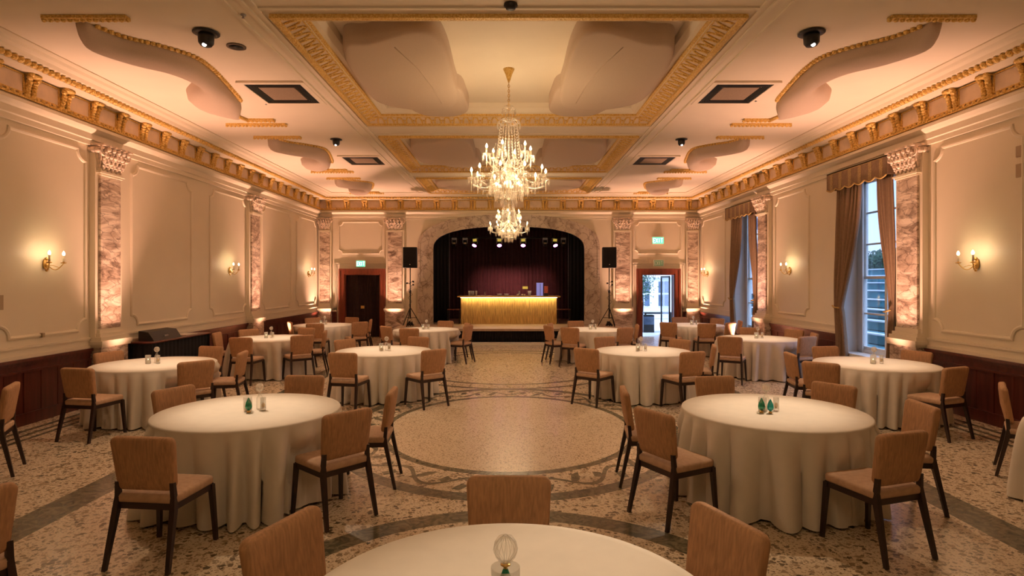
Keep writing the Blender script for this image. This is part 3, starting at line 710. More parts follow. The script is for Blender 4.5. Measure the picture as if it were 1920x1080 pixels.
cl_out = [(-2.05, 7.3), (-1.75, 7.22), (-1.4, 7.0), (-1.1, 6.86), (-0.88, 7.0), (-0.80, 7.6), (-0.80, 8.6), (-0.80, 9.3), (-0.92, 9.9), (-1.3, 10.1), (-1.7, 10.05), (-2.12, 9.7), (-2.22, 9.0), (-2.2, 8.0)]
un_out = [(-1.9, 9.2), (-1.2, 9.0), (-0.78, 9.0), (-0.70, 9.6), (-0.70, 10.2), (-0.88, 10.52), (-1.2, 10.6), (-1.6, 10.4)]
side_w = {-1: 'left', 1: 'right'}; cof_w = ['nearest', 'middle', 'farthest']
for ci, (a, b) in enumerate(COF):
    sc = (b - a) / (10.9 - 6.46)
    for sx in (-1, 1):
        f = lambda L: [(-sx * x, a + (y - 6.46) * sc) for x, y in (L if sx < 0 else L[::-1])]
        r = empty('acoustic_cloud', (0, 0, 0))
        cloud(f(cl_out), 4.84, 0.26, 'x').build('upper_layer', 'pad', r)
        cloud(f(un_out), 4.88, 0.22, 'x').build('lower_layer', 'pad', r)
        if ci == 0:
            seam = [(-1.42, 7.3), (-1.25, 8.0), (-1.15, 8.8), (-1.1, 9.6)]
            MB().tube([(-sx * x, y, 4.826) for x, y in seam], 0.006, 5).build('seam', 'pad', r)
        tag(r, 'beige fabric acoustic cloud on the %s of the %s ceiling coffer' % (side_w[sx], cof_w[ci]), 'acoustic panel', 'fabric clouds in the ceiling coffers')
serp = [(-4.78, 6.62), (-4.62, 7.0), (-4.36, 7.25), (-4.12, 7.6), (-4.10, 8.0), (-4.16, 8.45), (-4.24, 8.9), (-4.34, 9.4), (-4.52, 9.9), (-4.72, 10.3), (-4.85, 10.6)]
outb = [(-4.92, 6.66), (-5.02, 6.95), (-4.86, 7.4), (-4.56, 7.7), (-4.42, 8.05), (-4.45, 8.45), (-4.72, 8.7), (-5.0, 9.1), (-5.02, 9.6), (-5.0, 10.1), (-4.92, 10.6)]
def cr(P, n=6):
    out = []
    for i in range(len(P) - 1):
        q = [Vector(P[max(0, min(len(P) - 1, i + k - 1))]) for k in range(4)]
        for j in range(n):
            t = j / n; out.append(0.5 * ((2 * q[1]) + (-q[0] + q[2]) * t + (2 * q[0] - 5 * q[1] + 4 * q[2] - q[3]) * t * t + (-q[0] + 3 * q[1] - 3 * q[2] + q[3]) * t ** 3))
    out.append(Vector(P[-1])); return out
for ci, (a, b) in enumerate(COF):
    sc = (b - a) / (10.9 - 6.46)
    for sx in (-1, 1):
        g = lambda p: (-sx * p[0], a + (p[1] - 6.46) * sc)
        A = [g(p) for p in cr(serp)]; B = [g(p) for p in cr(outb)]
        r = empty('ceiling_bulkhead')
        mb = MB(); vs = []; K = 9
        for ii, (p, q) in enumerate(zip(A, B)):
            dp = min(1.0, 0.25 + ii / 6, (len(A) - 1 - ii) / 16 + 0.06)
            for k in range(K):
                t = k / (K - 1); an = PI * t; w = 0.5 - 0.5 * math.cos(an)
                vs.append((p[0] + (q[0] - p[0]) * w, p[1] + (q[1] - p[1]) * w, HC + 0.0 - 0.24 * dp * math.sin(an) ** 0.7))
        fs = [(i * K + k, (i + 1) * K + k, (i + 1) * K + k + 1, i * K + k + 1) for i in range(len(A) - 1) for k in range(K - 1)]
        fs += [tuple(range(K)), tuple((len(A) - 1) * K + k for k in range(K - 1, -1, -1))]
        mb.add(vs, fs, True).build('fabric_wave', 'pad', r)
        mb = MB(); 
        for i, p in enumerate(A[2:44:1]):
            mb.ball((p[0] + sx * -0.035 * -1 * -1, p[1], HC - 0.012), 0.032, 6, 4)
        mb.tube([(p[0], p[1], HC - 0.01) for p in A[2:44]], 0.022, 6); mb.build('rope_trim', 'gold', r)
        tag(r, 'serpentine fabric bulkhead with gold rope on the %s side, %s ceiling bay' % (side_w[sx], cof_w[ci]), 'ceiling bulkhead', 'wavy fabric bulkheads on the ceiling')
        # gilded bars framing the bay's ends
        for yy, x0, x1, yo in ((6.50, 4.22, 5.15, 0), (10.93, 4.15, 5.25, 0), (10.62, 4.25, 4.72, 0)):
            y_ = a + (yy - 6.46) * sc
            mb = MB().box(min(sx * x0, sx * x1), max(sx * x0, sx * x1), y_ - 0.05, y_ + 0.05, HC - 0.035, HC)
            n_ = int((x1 - x0) / 0.07)
            for k in range(n_ + 1): mb.ball((sx * (x0 + (x1 - x0) * k / n_), y_, HC - 0.035), 0.03, 6, 4)
            trim(mb, 'gold')
        mb = MB().tube([(sx * 4.72, a + (10.62 - 6.46) * sc, HC - 0.02), (sx * 4.82, a + (10.2 - 6.46) * sc, HC - 0.02)], 0.035, 6)
        trim(mb, 'gold')

# ------------------------------------------------------------------ ceiling fittings
def make_ceil_spot():
    r = empty('ceiling_spotlight')
    MB().lathe([(0.10, 0.0), (0.15, -0.012), (0.15, -0.02), (0.09, -0.03)], 20).build('rim', 'blackp', r)
    MB().lathe([(0.085, -0.02), (0.09, -0.06), (0.085, -0.13), (0.06, -0.165), (0.0001, -0.17)], 18).build('housing', 'blackp', r)
    MB().ball((0, -0.04, -0.16), 0.026, 10, 6).build('lens', 'lens', r)
    return r
cs = None
for x, y, w in ((-3.56, 6.9, 'left ceiling bay, near the round grille'), (3.56, 6.9, 'right ceiling bay, nearest'), (-3.56, 12.1, 'left ceiling bay, before the second vent'), (3.56, 12.1, 'right ceiling bay, before the second vent')):
    if cs is None: cs = o = make_ceil_spot()
    else: o = copy_tree(cs)
    o.location = (x, y, HC); o.rotation_euler = (0, 0, 0 if y < 10 else 0)
    if y > 10: o.scale = (0.8, 0.8, 0.8)
    tag(o, 'black ceiling spotlight in the ' + w, 'spotlight', 'black spotlights on the ceiling')
r = empty('ceiling_speaker', (-3.40, 7.32, HC)); MB().lathe([(0.115, 0), (0.115, -0.012), (0.09, -0.016), (0.0001, -0.016)], 20).build('rim', 'grille', r); MB().lathe([(0.085, -0.017), (0.0001, -0.02)], 16).build('mesh_face', 'blackp', r)
tag(r, 'round dark speaker grille beside the near left spotlight', 'ceiling speaker')
r = empty('smoke_detector', (0.02, 6.2, HC)); MB().lathe([(0.07, 0), (0.075, -0.02), (0.055, -0.04), (0.05, -0.055), (0.0001, -0.06)], 16).build('detector_body', 'blackp', r); tag(r, 'round smoke detector on the ceiling at the top centre edge', 'smoke detector')
for x, y, w in ((-2.92, 6.45, 'beam by the near left corner of the coffer'), (-3.98, 9.62, 'ceiling beside the near left vent'), (3.98, 9.45, 'ceiling beside the near right vent')):
    o = MB().lathe([(0.03, 0), (0.03, -0.01), (0.012, -0.02), (0.012, -0.035), (0.02, -0.04), (0.0001, -0.042)], 10).build('sprinkler', 'steel'); o.location = (x, y, HC if x != -2.92 else HC)
    tag(o, 'small sprinkler head on the ' + w, 'sprinkler', 'sprinkler heads on the ceiling')
def make_vent():
    r = empty('ceiling_vent')
    f = MB()
    for a, b, c, d in ((-0.5, 0.5, -0.54, -0.46), (-0.5, 0.5, 0.46, 0.54), (-0.5, -0.42, -0.46, 0.46), (0.42, 0.5, -0.46, 0.46)): f.box(a, b, c, d, -0.03, 0.0)
    f.build('vent_frame', 'ceil', r)
    f = MB()
    for i in range(5):
        w = 0.40 - i * 0.028
        for a, b, c, d in ((-w, w, -w - 0.05, -w - 0.038), (-w, w, w + 0.038, w + 0.05), (-w - 0.012, -w, -w - 0.05, w + 0.05), (w, w + 0.012, -w - 0.05, w + 0.05)): f.box(a, b, c, d, -0.026, -0.004)
    f.build('louvre_frame', 'blackp', r)
    MB().box(-0.27, 0.27, -0.3, 0.3, -0.024, -0.004).build('filter', 'filter', r)
    MB().box(-0.44, 0.44, -0.48, 0.48, -0.004, 0.0).build('backing', 'grille', r)
    return r
vt = make_vent()
for i, (x, y, w) in enumerate(((-3.5, 9.12, 'near left'), (3.5, 9.12, 'near right'), (-3.5, 14.2, 'far left'), (3.5, 14.2, 'far right'))):
    o = vt if i == 0 else copy_tree(vt); o.location = (x, y, HC); tag(o, 'square dark louvred air vent in the %s ceiling bay' % w, 'ceiling vent', 'air vents in the ceiling')
for z, h in ((3.50, 0.14), (3.24, 0.17)):
    o = slab('R', 7.2, 7.50, 0, 0.02, z, z + h).build('wall_grille', 'plate'); tag(o, 'beige wall grille plate at the right picture edge, %s one' % ('upper' if z > 3.4 else 'lower'), 'wall grille', 'beige grille plates on the window wall')
o = slab('L', 7.30, 7.53, 0, 0.015, 1.55, 1.74).build('wall_plate', 'plate'); tag(o, 'beige switch plate at the left picture edge under the sconce', 'wall plate')
o = slab('L', 8.12, 8.16, 0.0, 0.05, 1.14, 1.20).build('cable_clip', 'plate'); tag(o, 'small clip on the bottom moulding of the nearest left panel', 'clip')

# ------------------------------------------------------------------ windows on the right wall
def make_window(n, a, b):
    root = struct(empty('window_%d' % n, (XW, 0, 0)))
    X = 0.36
    rv = MB(); rv.box(0.0, 0.5, a, a + 0.03, WZ0, WZ1); rv.box(0.0, 0.5, b - 0.03, b, WZ0, WZ1); rv.box(0.0, 0.5, a, b, WZ1 - 0.03, WZ1); rv.build('reveal', 'paint_white', root)
    rv = MB(); rv.box(-0.04, 0.5, a, b, WZ0 - 0.05, WZ0); rv.build('window_sill', 'paint_white', root)
    f = MB(); w = 0.13
    for y0_, y1_, z0_, z1_ in ((a + 0.03, a + 0.03 + w, WZ0, WZ1), (b - 0.03 - w, b - 0.03, WZ0, WZ1), (a + 0.16, b - 0.16, WZ1 - 0.16, WZ1), (a + 0.16, b - 0.16, WZ0, WZ0 + 0.07)): f.box(X - 0.05, X + 0.07, y0_, y1_, z0_, z1_)
    # staff bead inside
    for y0_, y1_ in ((a + 0.19, a + 0.21), (b - 0.21, b - 0.19)): f.box(X - 0.07, X - 0.05, y0_ - 0.03, y1_ + 0.01, WZ0, WZ1)
    f.build('window_frame', 'paint_white', root)
    def sash(nm, x, z0_, z1_, bars):
        s = MB(); y0_, y1_ = a + 0.16, b - 0.16
        for p, q, r_, t in ((y0_, y0_ + 0.06, z0_, z1_), (y1_ - 0.06, y1_, z0_, z1_), (y0_, y1_, z0_, z0_ + 0.05), (y0_, y1_, z1_ - 0.05, z1_)): s.box(x - 0.02, x + 0.02, p, q, r_, t)
        ym = (y0_ + y1_) / 2; s.box(x - 0.018, x + 0.018, ym - 0.035, ym + 0.035, z0_, z1_)
        for zb in bars: s.box(x - 0.015, x + 0.015, y0_, y1_, zb - 0.016, zb + 0.016)
        o = s.build(nm, 'paint_white', root)
        MB().box(x - 0.004, x + 0.004, y0_ + 0.05, y1_ - 0.05, z0_ + 0.04, z1_ - 0.04).build('pane', 'pane', o)
    sash('upper_sash', X + 0.03, 1.96, WZ1 - 0.16, (2.62, 3.22)); sash('lower_sash', X - 0.01, WZ0 + 0.07, 2.01, (1.30,))
def curtain(a, b, side, lab):
    """tied-back drape hanging from the pelmet; side: +1 far side of the window, -1 near side"""
    ya = b if side > 0 else a; d = -1 if side > 0 else 1
    def W(z):
        zt = 1.42; top, tie, bot = (0.86, 0.26, 0.42) if side > 0 else (0.44, 0.10, 0.22)
        if z > zt: t = (z - zt) / (3.72 - zt); return tie + (top - tie) * (0.25 * t + 0.75 * (1 - (1 - min(1, t)) ** 1.6))
        t = (zt - z) / zt; return tie + (bot - tie) * math.sqrt(t)
    z0, z1 = 0.015, 3.74
    r = empty('curtain')
    mb = MB(); rows = 40
    def fz(u, t, off):
        z = z0 + (z1 - z0) * t; w = W(z); return u * w, off * (0.55 + 0.45 * min(1, w / 0.5)) + 0.02 * math.sin(u * 9 + z * 2)
    mb.pleat((XW - 0.09, ya), (XW - 0.09, ya + d * 1.0), z0, z1, 7, 0.045, rows=rows, seg=8, fz=fz, seed=int(a * 7 + side))
    mb.build('drape', 'drape', r, solid=0.008)
    MB().tube([(XW - 0.16, ya, 1.44), (XW - 0.175, ya + d * 0.09, 1.41), (XW - 0.15, ya + d * 0.19, 1.40), (XW - 0.06, ya + d * 0.20, 1.42)], 0.016, 6).build('tieback', 'goldfab', r)
    tag(r, lab, 'curtain', 'tied brown window curtains')
for i, (a, b) in enumerate(WINS):
    make_window(i + 1, a, b); w = ('nearer', 'farther')[i]
    curtain(a, b, 1, 'brown tied curtain on the far side of the %s window' % w); curtain(a, b, -1, 'brown tied curtain on the near side of the %s window, beside the pilaster' % w)
    r = empty('pelmet')
    mb = MB(); y0_, y1_ = a - 0.0, b + 0.08; vs = []; N = 60
    mb.box(XW - 0.22, XW - 0.2, y0_, y1_, 3.70, 4.02); mb.box(XW - 0.22, XW, y0_ - 0.01, y0_ + 0.01, 3.70, 4.02); mb.box(XW - 0.22, XW, y1_ - 0.01, y1_ + 0.01, 3.70, 4.02); mb.box(XW - 0.22, XW, y0_, y1_, 4.0, 4.02)
    for k in range(6):
        yy0 = y0_ + (y1_ - y0_) * k / 6; yy1 = y0_ + (y1_ - y0_) * (k + 1) / 6
        pts = [(yy0 + (yy1 - yy0) * j / 8, 3.70 - 0.045 * math.sin(PI * j / 8)) for j in range(9)]
        mb.add([(XW - 0.22, y, z) for y, z in pts] + [(XW - 0.205, y, z) for y, z in pts], [tuple(range(9)), tuple(range(17, 8, -1))])
    mb.build('valance_board', 'pelmet', r)
    mb = MB()
    for k in range(6):
        yy0 = y0_ + (y1_ - y0_) * k / 6; yy1 = y0_ + (y1_ - y0_) * (k + 1) / 6
        mb.tube([(XW - 0.222, yy0 + (yy1 - yy0) * j / 8, 3.70 - 0.045 * math.sin(PI * j / 8)) for j in range(9)], 0.014, 5)
        
    mb.build('gold_fringe', 'goldfab', r)
    mb = MB()
    for k in range(6):
        yy = y0_ + (y1_ - y0_) * (k + 0.5) / 6; mb.box(XW - 0.224, XW - 0.218, yy - 0.045, yy + 0.045, 3.675, 4.0)
    mb.box(XW - 0.2225, XW - 0.2195, y0_ + 0.1, y1_ - 0.1, 3.985, 3.998)
    mb.build('woven_stripe', 'stripe', r)
    tag(r, 'brown and gold scalloped pelmet over the %s window' % w, 'pelmet', 'pelmets over the windows')

# ------------------------------------------------------------------ stage
r = empty('stage', (0, 0, 0))
MB().box(-3.6, 3.6, 18.0, 19.995, 0.40, 0.45).build('stage_floor', 'stagewood', r)
MB().box(-2.58, 2.58, 19.995, 20.31, 0.40, 0.45).box(-3.38, 3.38, 20.31, 23.98, 0.40, 0.45).build('stage_deck', 'stagewood', r)
MB().box(-3.55, 3.55, 18.12, 19.99, 0.0, 0.40).build('stage_base', 'black', r)
MB().pleat((-3.58, 18.07), (3.58, 18.07), 0.01, 0.40, 90, 0.02, seg=6).build('skirt', 'black', r, solid=0.004)
MB().box(-3.65, 3.65, 17.97, 18.02, 0.385, 0.455).build('nosing', 'stagewood', r)
tag(r, 'low stage platform with black pleated skirt in front of the arch', 'stage')
o = MB().box(-3.4, 3.4, 17.55, 17.98, 0.0, 0.05).build('stage_step', 'step'); tag(o, 'long pale low step along the foot of the stage', 'step')
# arch surround of marble blocks
pin = arch(AA, AB, z0=0.45); pout = arch(AA + 0.45, AB + 0.34, z0=0.45)
mb = MB(); n = len(pin); vs = []
for (x0, z0), (x1, z1) in zip(pin, pout): vs += [(x0, YB + 0.3, z0), (x0, YB - 0.07, z0), (x1, YB - 0.07, z1), (x1, YB + 0.001, z1)]
mb.add(vs, [(i * 4 + k, i * 4 + k + 1, (i + 1) * 4 + k + 1, (i + 1) * 4 + k) for i in range(n - 1) for k in range(3)])
trim(mb, 'archmarble')
for off, w in ((0.0, 0.035), (0.45, 0.04)):
    P1 = arch(AA + off - w, AB + off * 0.76 - w, z0=0.45); P2 = arch(AA + off + w, AB + off * 0.76 + w, z0=0.45); mb = MB(); vs = []
    for (x0, z0), (x1, z1) in zip(P1, P2): vs += [(x0, YB - 0.06, z0), (x0, YB - 0.085, z0), (x1, YB - 0.085, z1), (x1, YB - 0.06, z1)]
    mb.add(vs, [(i * 4 + k, i * 4 + (k + 1) % 4, (i + 1) * 4 + (k + 1) % 4, (i + 1) * 4 + k) for i in range(n - 1) for k in range(4)])
    trim(mb, 'archmarble')
# stage house (black box)
for nm_, bx in (('wall_stage_left', (-3.5, -3.4, YB + 0.3, 24.1, 0, 4.6)), ('wall_stage_right', (3.4, 3.5, YB + 0.3, 24.1, 0, 4.6)), ('wall_stage_back', (-3.4, 3.4, 24.0, 24.1, 0, 4.6)), ('ceiling_stage', (-3.4, 3.4, YB + 0.3, 24.0, 4.5, 4.6)), ('floor_stage', (-3.4, 3.4, YB + 0.3, 24.0, -0.1, 0.0))):
    struct(MB().box(*bx).build(nm_, 'black'))
r = empty('stage_curtain'); MB().pleat((-3.28, 22.9), (3.28, 22.9), 0.46, 4.4, 46, 0.05, seg=8).build('drape', 'stagecur', r); tag(r, 'dark plum pleated curtain across the back of the stage', 'stage curtain')
for sx, w in ((-1, 'left'), (1, 'right')):
    r = empty('masking_curtain'); MB().pleat((sx * 2.13, 20.9), (sx * 3.3, 20.9), 0.46, 4.4, 9, 0.03, seg=6).build('drape', 'black', r, solid=0.006)
    MB().tube([(sx * 2.115, 20.9, 0.46), (sx * 2.115, 20.9, 4.3)], 0.006, 5).build('edge_pole', 'steel', r)
    tag(r, 'black masking curtain hanging at the %s side of the stage' % w, 'stage curtain', 'black masking curtains')
o = MB().tube([(-3.4, 21.5, 3.50), (3.4, 21.5, 3.50)], 0.03, 8).build('lighting_bar', 'metal'); tag(o, 'horizontal lighting bar above the stage', 'lighting bar')
def make_stage_lamp():
    r = empty('stage_lamp')
    MB().lathe([(0.06, 0.10), (0.075, 0.0), (0.08, -0.12), (0.085, -0.125)], 14, open_=True, mat=Matrix.Rotation(R(-38), 4, 'X')).build('housing', 'metal', r)
    MB().lathe([(0.0001, -0.118), (0.08, -0.118)], 14, mat=Matrix.Rotation(R(-38), 4, 'X')).build('lens', 'magenta', r)
    m = MB(); m.box(-0.10, -0.09, -0.015, 0.015, -0.02, 0.17); m.box(0.09, 0.10, -0.015, 0.015, -0.02, 0.17); m.box(-0.1, 0.1, -0.015, 0.03, 0.155, 0.185); m.build('yoke', 'steel', r)
    m = MB(); m.box(-0.07, 0.07, -0.05, -0.02, 0.06, 0.15); m.build('tape_band', 'yellow', r)
    return r
sl = make_stage_lamp()
for i, (x, w) in enumerate(((-1.23, 'first from the left'), (-0.35, 'second from the left'), (0.53, 'second from the right'), (1.68, 'first from the right'))):
    o = sl if i == 0 else copy_tree(sl); o.location = (x, 21.49, 3.31); o.rotation_euler = (0, 0, R((-25, 5, -5, 20)[i])); tag(o, 'magenta lit stage spotlight on the bar, ' + w, 'stage light', 'magenta stage spotlights')
    spot('stage_beam', (x, 21.35, 3.2), (x * 0.5, 22.9, 1.3), 105, (1.0, 0.38, 0.32), 60, 1.0, 0.05)
for x in (-0.9, 0.9): spot('bar_fill', (x, 21.4, 3.15), (x * 0.8, 20.3, 1.4), 55, (1.0, 0.82, 0.74), 60, 1.0, 0.05)  # added fill lights for the things on the bar, no fixture holds them
def make_par():
    r = empty('stage_par_can')
    MB().lathe([(0.05, 0.1), (0.07, 0.05), (0.07, -0.1)], 12, mat=Matrix.Rotation(R(20), 4, 'X')).build('housing', 'metal', r)
    m = MB(); m.box(-0.09, 0.09, -0.02, 0.03, 0.13, 0.205); m.box(-0.09, -0.075, -0.02, 0.02, 0, 0.14); m.box(0.075, 0.09, -0.02, 0.02, 0, 0.14); m.build('yoke', 'steel', r)
    m = MB(); m.box(-0.05, 0.05, -0.09, -0.07, -0.03, 0.03); m.build('gel_clip', 'plate', r)
    return r
pc = make_par()
for i, (x, w) in enumerate(((-2.0, 'outermost on the left'), (-1.6, 'second from the left'), (1.33, 'inner one on the right'), (2.0, 'outermost on the right'))):
    o = pc if i == 0 else copy_tree(pc); o.location = (x, 21.49, 3.30); tag(o, 'dark unlit stage lamp on the bar, ' + w, 'stage light', 'unlit stage lamps')
for k, (x, rad) in enumerate(((-2.0, 0.05), (-1.13, 0.045), (1.33, 0.05), (1.9, 0.05))): pass

# bar counter
r = empty('bar_counter', (0, 20.0, 0.45))
MB().pleat((-1.63, 0.02), (1.63, 0.02), 0.01, 0.90, 70, 0.012, seg=6, seed=4).build('gold_fringe_front', simple('gold_fringe', (0.56, 0.36, 0.13), 0.42, metal=0.35, var=0.5, scale=6, stretch=(14, 1, 0.6), bump=0.3, bscale=60), r)
MB().box(-1.64, 1.64, 0.04, 0.68, 0.0, 0.90).build('carcass', 'goldfab', r)
MB().box(-1.75, 1.75, -0.13, 0.75, 0.92, 0.965).build('countertop', 'brass', r)
MB().box(-1.64, 1.64, -0.10, -0.07, 0.905, 0.92).build('led_strip', 'led', r)
tag(r, 'long bar counter with a glowing gold fringed front on the stage', 'bar')
d = bpy.data.lights.new('bar_glow', 'AREA'); d.shape = 'RECTANGLE'; d.size = 3.2; d.size_y = 0.04; d.energy = 8; d.color = (1.0, 0.72, 0.34)
o = bpy.data.objects.new('bar_glow', d); col.objects.link(o); o.location = (0, 19.90, 1.345); o.rotation_euler = (R(20), 0, 0)
for sx, w in ((-1, 'left'), (1, 'right')):
    r = empty('side_table', (sx * 1.90, 20.35, 0.45)); MB().box(-0.22, 0.22, -0.2, 0.2, 0.48, 0.5).build('table_top', 'redpack' if 0 else 'doorwood', r)
    for a, b in ((-0.2, -0.18), (0.2, -0.18), (-0.2, 0.18), (0.2, 0.18)): MB().box(a - 0.01, a + 0.01, b - 0.01, b + 0.01, 0, 0.48).build('leg', 'metal', r)
    tag(r, 'small dark side table beside the %s end of the bar' % w, 'side table', 'side tables beside the bar')
# things on the bar
ZB = 0.45 + 0.965
def lath(name, prof, mat, loc, label, cat, group=None, seg=14):
    o = MB().lathe(prof, seg).build(name, mat); o.location = loc; return tag(o, label, cat, group)
GL = [(0.03, 0), (0.032, 0.10), (0.034, 0.17), (0.031, 0.17), (0.029, 0.02), (0.0001, 0.018)]
gw = ['at the left end of the bar', 'behind the leftmost glass on the bar', 'second from the left on the bar', 'third from the left on the bar', 'alone left of the bar middle', 'near the middle of the bar']
for k, x in enumerate((-1.36, -1.29, -1.22, -1.12, -0.82, 0.36)):
    lath('drinking_glass', GL if k != 4 else [(0.028, 0), (0.02, 0.08), (0.012, 0.13), (0.010, 0.13), (0.016, 0.02), (0.0001, 0.01)], M['exitwdim'] if k in (0, 3) else 'crystal', (x, 20.2 + 0.05 * (k % 2), ZB), 'pale drinking glass ' + gw[k], 'glass', 'glasses on the bar')
for k, (x, w) in enumerate(((-0.32, 'left of the bar middle'), (-0.08, 'at the bar middle'))):
    lath('white_bowl', [(0.04, 0), (0.075, 0.03), (0.085, 0.07), (0.08, 0.07), (0.04, 0.02), (0.0001, 0.02)], 'paint_white', (x, 20.2, ZB), 'small white bowl standing ' + w, 'bowl', 'bowls on the bar')
for k, (x, w) in enumerate(((0.30, 'left'), (0.46, 'right'), (0.54, 'far right'))):
    lath('tea_light', [(0.03, 0), (0.032, 0.06), (0.026, 0.06), (0.025, 0.04), (0.0001, 0.04)], 'candle', (x, 20.15, ZB), 'short tea light holder on the bar, %s one under the yellow sign' % w, 'tea light', 'tea lights on the bar')
lath('paper_cup', [(0.045, 0), (0.065, 0.17), (0.06, 0.17), (0.04, 0.01), (0.0001, 0.01)], 'paint_white', (0.71, 20.2, ZB), 'white paper cup standing left of the lavender box', 'cup')
r = empty('menu_sign', (0.57, 20.4, ZB)); MB().tube([(0, 0, 0), (0, 0, 0.24)], 0.006, 6).lathe([(0.05, 0), (0.05, 0.008), (0.006, 0.012)], 12).build('stand', 'metal', r); MB().box(-0.09, 0.09, -0.008, 0.008, 0.23, 0.32).build('sign_board', 'yellow', r); tag(r, 'small yellow sign on a thin stand on the bar', 'sign')
r = empty('display_box', (1.08, 20.3, ZB)); MB().box(-0.12, 0.10, -0.1, 0.1, 0, 0.43).build('box_body', 'bluebox', r); MB().box(-0.005, 0.012, -0.104, -0.1, 0.0, 0.42).build('box_seam', 'bluedark', r); MB().box(-0.125, 0.105, -0.105, 0.105, 0.43, 0.445).build('box_lid', 'bluebox', r); tag(r, 'tall lavender box standing on the bar', 'box')
r = empty('snack_packet', (1.29, 20.3, ZB)); MB().box(-0.06, 0.06, -0.04, 0.04, 0.09, 0.33).build('packet_body', 'redpack', r); MB().box(-0.07, 0.07, -0.05, 0.05, 0, 0.09).build('packet_stand', 'blackp', r); tag(r, 'red patterned packet on a dark stand at the right of the bar', 'packet')

# loudspeakers on tripods, standing on the stage
def make_speaker():
    r = empty('loudspeaker'); MB().pad(0.45, 0.67, 0.36, 0.02, 0.01).build('cabinet', 'blackp', r)
    MB().box(-0.205, 0.205, -0.188, -0.182, -0.315, 0.315).build('speaker_mesh', 'black', r); MB().box(-0.012, 0.012, -0.194, -0.188, -0.24, -0.215).build('badge', 'paper', r); return r
def make_stand():
    r = empty('speaker_stand')
    MB().tube([(0, 0, 0.25), (0, 0, 1.15)], 0.022, 8).build('lower_pole', 'metal', r); MB().tube([(0, 0, 1.1), (0, 0, 1.9)], 0.016, 8).build('upper_pole', 'metal', r)
    MB().lathe([(0.03, 1.08), (0.034, 1.1), (0.034, 1.16), (0.02, 1.18)], 10).build('collar', 'metal', r)
    for k in range(3):
        a = 2 * PI * k / 3 + 0.35; m = MB().tube([(0, 0, 0.62), (0.36 * math.cos(a), 0.36 * math.sin(a), 0.012)], 0.013, 6); m.tube([(0, 0, 0.28), (0.2 * math.cos(a), 0.2 * math.sin(a), 0.28)], 0.009, 6); m.build('leg', 'metal', r)
    m = MB()
    for k in range(3): m.tube([(0.02, -0.02, 1.3 + 0.06 * k), (0.09 * (-1) ** k, -0.03, 1.36 + 0.06 * k), (0.13 * (-1) ** k, -0.03, 1.33 + 0.05 * k)], 0.009, 5); m.ball((0.10 * (-1) ** k, -0.03, 1.35 + 0.05 * k), 0.03, 6, 5)
    m.build('cable_clamp', 'metal', r)
    m = MB(); pts = [(0.05 * math.cos(k * 0.8) + 0.03 * math.sin(k), -0.02 + 0.04 * math.sin(k * 0.7), 1.3 - k * 0.033) for k in range(39)]; m.tube(pts, 0.005, 5); m.build('hanging_cable', 'metal', r)
    m = MB()
    for k in range(9):
        a = k * 0.7; m.tube([(0.12 * math.cos(a), 0.1 * math.sin(a), 0.02), (0.05 * math.cos(a + 1), 0.05, 0.12 + 0.02 * (k % 3)), (0.12 * math.cos(a + 2), 0.1 * math.sin(a + 2), 0.03)], 0.012, 5)
    m.build('cable_coil', 'black', r)
    return r
sp0, st0 = make_speaker(), make_stand()
for i, (x, w) in enumerate(((-3.2, 'left'), (3.26, 'right'))):
    a, b = (sp0, st0) if i == 0 else (copy_tree(sp0), copy_tree(st0))
    a.location = (x, 19.05, 0.45 + 2.23); a.rotation_euler = (0, 0, R(-6 if i else 6)); b.location = (x, 19.05, 0.45); b.rotation_euler = (0, 0, i * 0.5)
    tag(a, 'black loudspeaker on a tripod %s of the stage arch' % w, 'loudspeaker', 'loudspeakers beside the arch'); tag(b, 'black tripod stand under the %s loudspeaker' % w, 'speaker stand', 'tripod stands beside the arch')

# EXIT signs
def exit_sign(x, z, w, h, lit, label):
    r = empty('exit_sign', (x, YB - 0.03, z)); MB().box(-w / 2, w / 2, -0.04, 0.03, -h / 2, h / 2).build('sign_box', 'exit' if lit else 'exitdim', r)
    f = MB(); e = 0.012
    for a, b, c, d in ((-w / 2 - e, w / 2 + e, h / 2, h / 2 + e), (-w / 2 - e, w / 2 + e, -h / 2 - e, -h / 2), (-w / 2 - e, -w / 2, -h / 2, h / 2), (w / 2, w / 2 + e, -h / 2, h / 2)): f.box(a, b, -0.05, 0.03, c, d)
    f.build('sign_frame', 'exitwdim', r)
    t = MB(); H = h * 0.62; L = w * 0.18; s_ = 0.018; z0 = -H / 2
    def bar(x0, z0_, x1, z1_):
        d_ = Vector((x1 - x0, 0, z1_ - z0_)); n_ = Vector((-d_.z, 0, d_.x)).normalized() * s_ / 2; p = Vector((x0, -0.043, z0_)); q = Vector((x1, -0.043, z1_))
        vs = [p - n_, q - n_, q + n_, p + n_]; t.add([tuple(v) for v in vs] + [(v.x, -0.04, v.z) for v in vs], [(0, 1, 2, 3), (0, 4, 5, 1), (1, 5, 6, 2), (2, 6, 7, 3), (3, 7, 4, 0)])
    g = w * 0.22; x0 = -1.5 * g - L / 2 + 0.0
    bar(x0, z0, x0, -z0); bar(x0, z0, x0 + L, z0); bar(x0, 0, x0 + L * 0.85, 0); bar(x0, -z0, x0 + L, -z0)
    x0 += g; bar(x0, z0, x0 + L, -z0); bar(x0, -z0, x0 + L, z0)
    x0 += g; bar(x0 + L / 2, z0, x0 + L / 2, -z0)
    x0 += g; bar(x0, -z0, x0 + L, -z0); bar(x0 + L / 2, z0, x0 + L / 2, -z0)
    t.build('exit_lettering', 'exitw' if lit else 'exitwdim', r)
    tag(r, label, 'exit sign', 'exit signs over the doors')
exit_sign(-5.03, 2.51, 0.30, 0.20, True, 'green lit exit sign above the curtained doorway')
